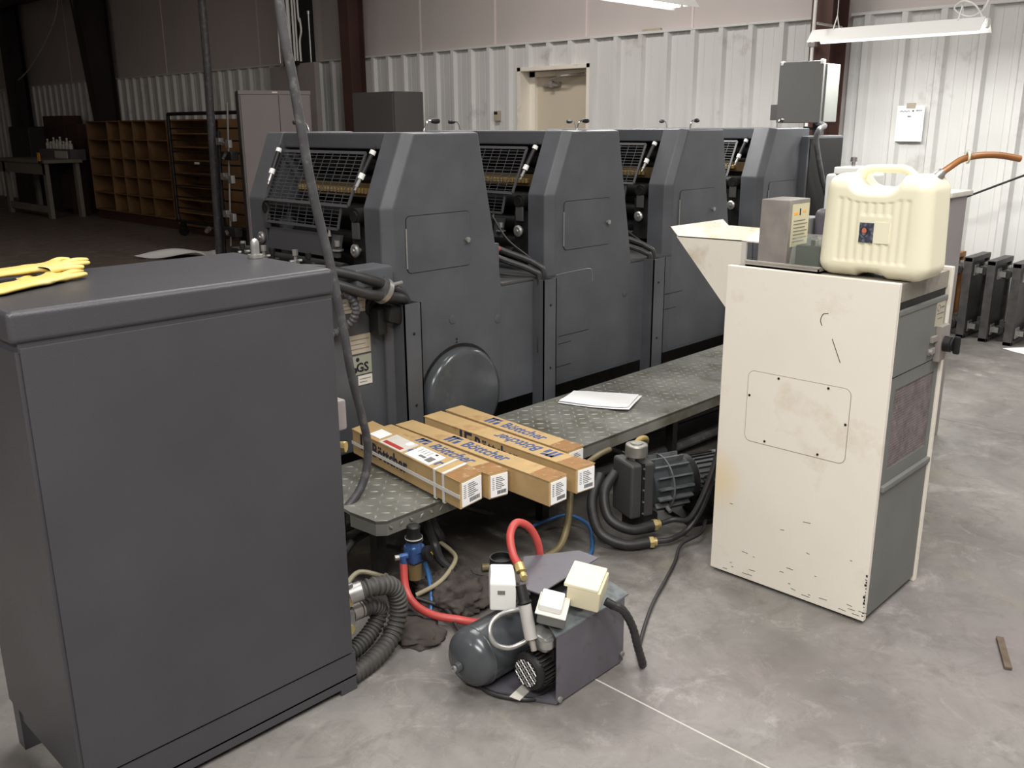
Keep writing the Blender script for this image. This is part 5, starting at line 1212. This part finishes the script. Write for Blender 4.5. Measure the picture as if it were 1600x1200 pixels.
# wall electrics
t = thing('switch_panel', 'flat grey electrical switch panel high on the wall behind the light grey cabinet', 'electrical box', (7.4, 11.1, 0))
B('housing', G().box((7.32, 10.62, 1.25), (7.40, 11.0, 2.40), .005), 'greycab', t)
B('housing', G().box((7.36, 11.0, 1.25), (7.42, 11.75, 2.38), .005), 'greycab', t)
B('frame_leg', G().box((7.36, 10.7, 0), (7.42, 10.76, 1.25)), 'dark', t); B('frame_leg', G().box((7.36, 11.6, 0), (7.42, 11.66, 1.25)), 'dark', t)
B('wireway', G().box((7.30, 10.95, 2.38), (7.36, 11.30, 2.43)), 'dark', t)
for k, (yy, r, w_) in enumerate(((11.42, .010, 'thin white conduit, leftmost of the row above the grey switch panel'), (11.24, .016, 'white conduit just left of the thick one above the grey switch panel'), (11.16, .026, 'thickest white conduit of the row above the grey switch panel'), (11.06, .015, 'white conduit just right of the thick one above the grey switch panel'), (11.00, .012, 'thin white conduit second from right above the grey switch panel'), (10.93, .013, 'white conduit with a bend, rightmost above the grey switch panel'))):
    t = thing('conduit_pipe', w_, 'pipe', (7.33, yy, 2.43), group='conduits above the switch panel')
    B('pipe_run', G().cyl((7.33, yy, 2.43), (7.33, yy, 5.0), r, 10) if k != 5 else G().tube([(7.33, yy, 2.43), (7.33, yy, 2.62), (7.33, yy - .01, 2.70), (7.33, yy - .05, 2.80), (7.33, yy - .03, 2.95), (7.33, yy + .0, 3.1), (7.33, yy + .0, 5.0)], r, 10, 4), 'white', t)
    B('fitting', G().cyl((7.33, yy, 2.42), (7.33, yy, 2.46), r * 1.5, 10), 'alu', t)
t = thing('steel_column', 'near-black steel column just right of the row of white conduits', 'column', (7.6, 11.35, 0))
B('web', G().loft([[(7.50, 11.30, 0), (7.82, 11.30, 0), (7.82, 11.32, 0), (7.50, 11.32, 0)], [(7.26, 11.30, 5), (7.82, 11.30, 5), (7.82, 11.32, 5), (7.26, 11.32, 5)]]), 'black', t, smooth=0)
B('front_flange', G().loft([[(7.48, 11.22, 0), (7.50, 11.22, 0), (7.50, 11.40, 0), (7.48, 11.40, 0)], [(7.24, 11.22, 5), (7.26, 11.22, 5), (7.26, 11.40, 5), (7.24, 11.40, 5)]]), 'black', t, smooth=0)
t = thing('conduit_pipe', 'lone thin grey conduit in front of the near-black column', 'pipe', (7.26, 10.72, 2.39))
B('pipe_run', G().cyl((7.36, 10.74, 2.40), (7.36, 10.74, 3.0), .012, 10), 'alu', t); B('fitting', G().cyl((7.36, 10.74, 2.99), (7.36, 10.74, 3.03), .02, 10), 'alu', t)

# clamp stand: floor-to-roof pole with chrome clamps
t = thing('clamp_stand', 'dark floor-to-roof pole with chrome clamps left of the light grey cabinet', 'stand', (5.72, 10.5, 0))
B('pole', G().cyl((5.72, 10.56, 0), (5.72, 10.46, 2.3), .055, 14, .045).cyl((5.72, 10.46, 2.3), (5.72, 10.43, 5.0), .045, 14, .04), 'hosegrey', t)
B('thin_rod', G().cyl((5.72, 10.28, .2), (5.70, 10.04, 1.87), .012, 8), 'alu', t)
B('post', G().cyl((5.70, 10.42, 0), (5.70, 10.30, 1.55), .022, 10), 'dark', t)
for z, yy, ln in ((1.42, 10.22, .32), (1.02, 10.18, .28), (.58, 10.20, .26)):
    cl = B('clamp', G().cyl((5.67, yy + .06, z + .01), (5.62, yy - ln + .06, z - .02), .014, 10).box((5.60, yy - ln + .02, z - .06), (5.65, yy - ln + .10, z + .03), .006).box((5.65, yy + .0, z - .03), (5.72, yy + .08, z + .05), .006), 'alu', t)
B('clamp_block', G().box((5.62, 9.92, 1.22), (5.72, 10.16, 1.32), .01), 'dark', t); B('clamp_block', G().box((5.62, 9.98, .33), (5.72, 10.28, .44), .01), 'dark', t)
B('clamp_screw', G().cyl((5.60, 10.0, 1.30), (5.60, 10.06, 1.24), .02, 8).cyl((5.6, 10.55, .40), (5.6, 10.62, .36), .03, 8).cyl((5.60, 10.10, .36), (5.60, 10.14, .40), .02, 8), 'chrome', t)
B('base', G().lathe([(0, .16), (.02, .16), (.03, .07), (.06, .06)], (5.72, 10.56, 0), (0, 0, 1), 20), 'dark', t)
t = thing('plastic_film', 'crumpled pale plastic film lying on the floor around the clamp stand', 'film', (5.6, 11.2, 0))
sheet('sheet', [(5.05, 11.5, 0), (5.65, 11.45, 0), (5.98, 10.85, 0), (5.5, 10.75, 0)], .003, t, 'white', 14, .10, 2)

# benches
t = thing('workbench', 'dull grey four-legged workbench at the far left edge', 'bench', (6.6, 18.9, 0))
B('top', G().box((6.33, 17.65, .98), (7.0, 20.2, 1.04), .004), 'benchg', t)
B('apron', G().box((6.36, 17.75, .78), (6.39, 20.1, .98)), 'benchg', t)
for yy in (17.8, 19.85):
    for xx in (6.36, 6.9): B('leg', G().box((xx, yy - .07, 0), (xx + .07, yy + .07, .98), .004), 'benchg', t)
B('bottom_rail', G().box((6.37, 17.85, .10), (6.41, 19.8, .22)), 'benchg', t)
t = thing('dark_machine', 'dark old machine with a grey labelled box front behind the workbench', 'machine', (7.2, 19.2, 0))
B('grey_drawer_box', G().box((7.02, 18.2, 1.00), (7.3, 19.75, 1.20), .005), mat('dim_violet_grey', (104, 98, 104), .5), t)
B('paper_label', G().box((7.012, 18.35, 1.03), (7.02, 18.95, 1.17)), 'label', t)
B('stand', G().box((7.05, 18.8, 0), (7.3, 19.6, 1.0), .01), 'machine_d', t)
B('machine_head', G().box((7.05, 20.3, 0), (7.6, 21.4, 1.62), .03), 'machine_d', t)
t = thing('dark_carton', 'brown carton stacked high behind the bottles on the dark machine', 'box', (7.4, 18.9, 1.2))
B('carton', G().box((7.35, 19.2, 0), (7.7, 20.25, 1.82), .005), 'brown', t); B('carton_upper', G().box((7.36, 18.6, 0), (7.7, 19.19, 1.66), .005), 'brown', t)
for k in range(8):
    yy = 18.45 + k * .16; h = (.13, .18, .12, .2, .15, .19, .11, .16)[k]
    b_ = thing('bottle', ('first', 'second', 'third', 'fourth', 'fifth', 'sixth', 'seventh', 'eighth')[k] + ' small pale bottle from the right in the row on the dark machine', 'bottle', (7.14, yy, 1.2), group='bottles on the dark machine')
    B('bottle_body', G().lathe([(0, .04), (h * .65, .04), (h * .8, .018), (h, .016)], (7.14, yy, 1.202), (0, 0, 1), 12), 'label', b_)
    B('cap', G().cyl((7.14, yy, 1.202 + h), (7.14, yy, 1.225 + h), .02, 10), 'white', b_)
t = thing('orange_tag', 'orange tag hanging at the workbench corner', 'tag', (6.3, 17.8, 1.0))
B('tag_sheet', G().box((6.30, 17.74, 1.02), (6.31, 17.86, 1.17), .002), 'orange', t); B('tag_hook', G().cyl((6.305, 17.8, 1.165), (6.33, 17.8, 1.05), .008, 8).box((6.305, 17.74, .98), (6.33, 17.86, 1.02)), 'dark', t)
t = thing('brown_desk', 'low dark brown desk between the machine and the pigeonhole shelf', 'desk', (7.1, 18.5, 0))
B('desk_top', G().box((6.95, 18.25, .72), (7.03, 18.75, .76), .004).box((7.03, 18.25, .72), (7.32, 18.75, .76)), 'brown', t); B('side', G().box((6.97, 18.27, 0), (7.3, 18.31, .72)), 'brown', t); B('front', G().box((6.98, 18.31, .1), (7.0, 18.73, .72)), 'brown', t)
t = thing('brace_beam', 'dark horizontal steel beam joining the two far-left columns near the roof', 'beam', (7.4, 20.2, 4.0))
B('beam', G().box((7.35, 18.1, 3.98), (7.5, 22.1, 4.16)), 'irond', t)
t = thing('wall_cable', 'thin light cable drooping against the wall at the far upper left', 'cable', (7.7, 21, 2.4))
B('cable', G().tube([(7.7, 23.6, 2.34), (7.7, 21.8, 2.72), (7.7, 20.3, 3.38), (7.7, 19.6, 3.97), (7.7, 19.4, 4.95)], .014, 8), 'label', t)
t = thing('column_cable', 'thin pale cable taped down the dark column behind the wooden shelf', 'cable', (7.2, 18.0, 1.7))
B('cable', G().cyl((7.52, 17.95, 1.70), (7.18, 17.95, 4.98), .010, 8), 'label', t)
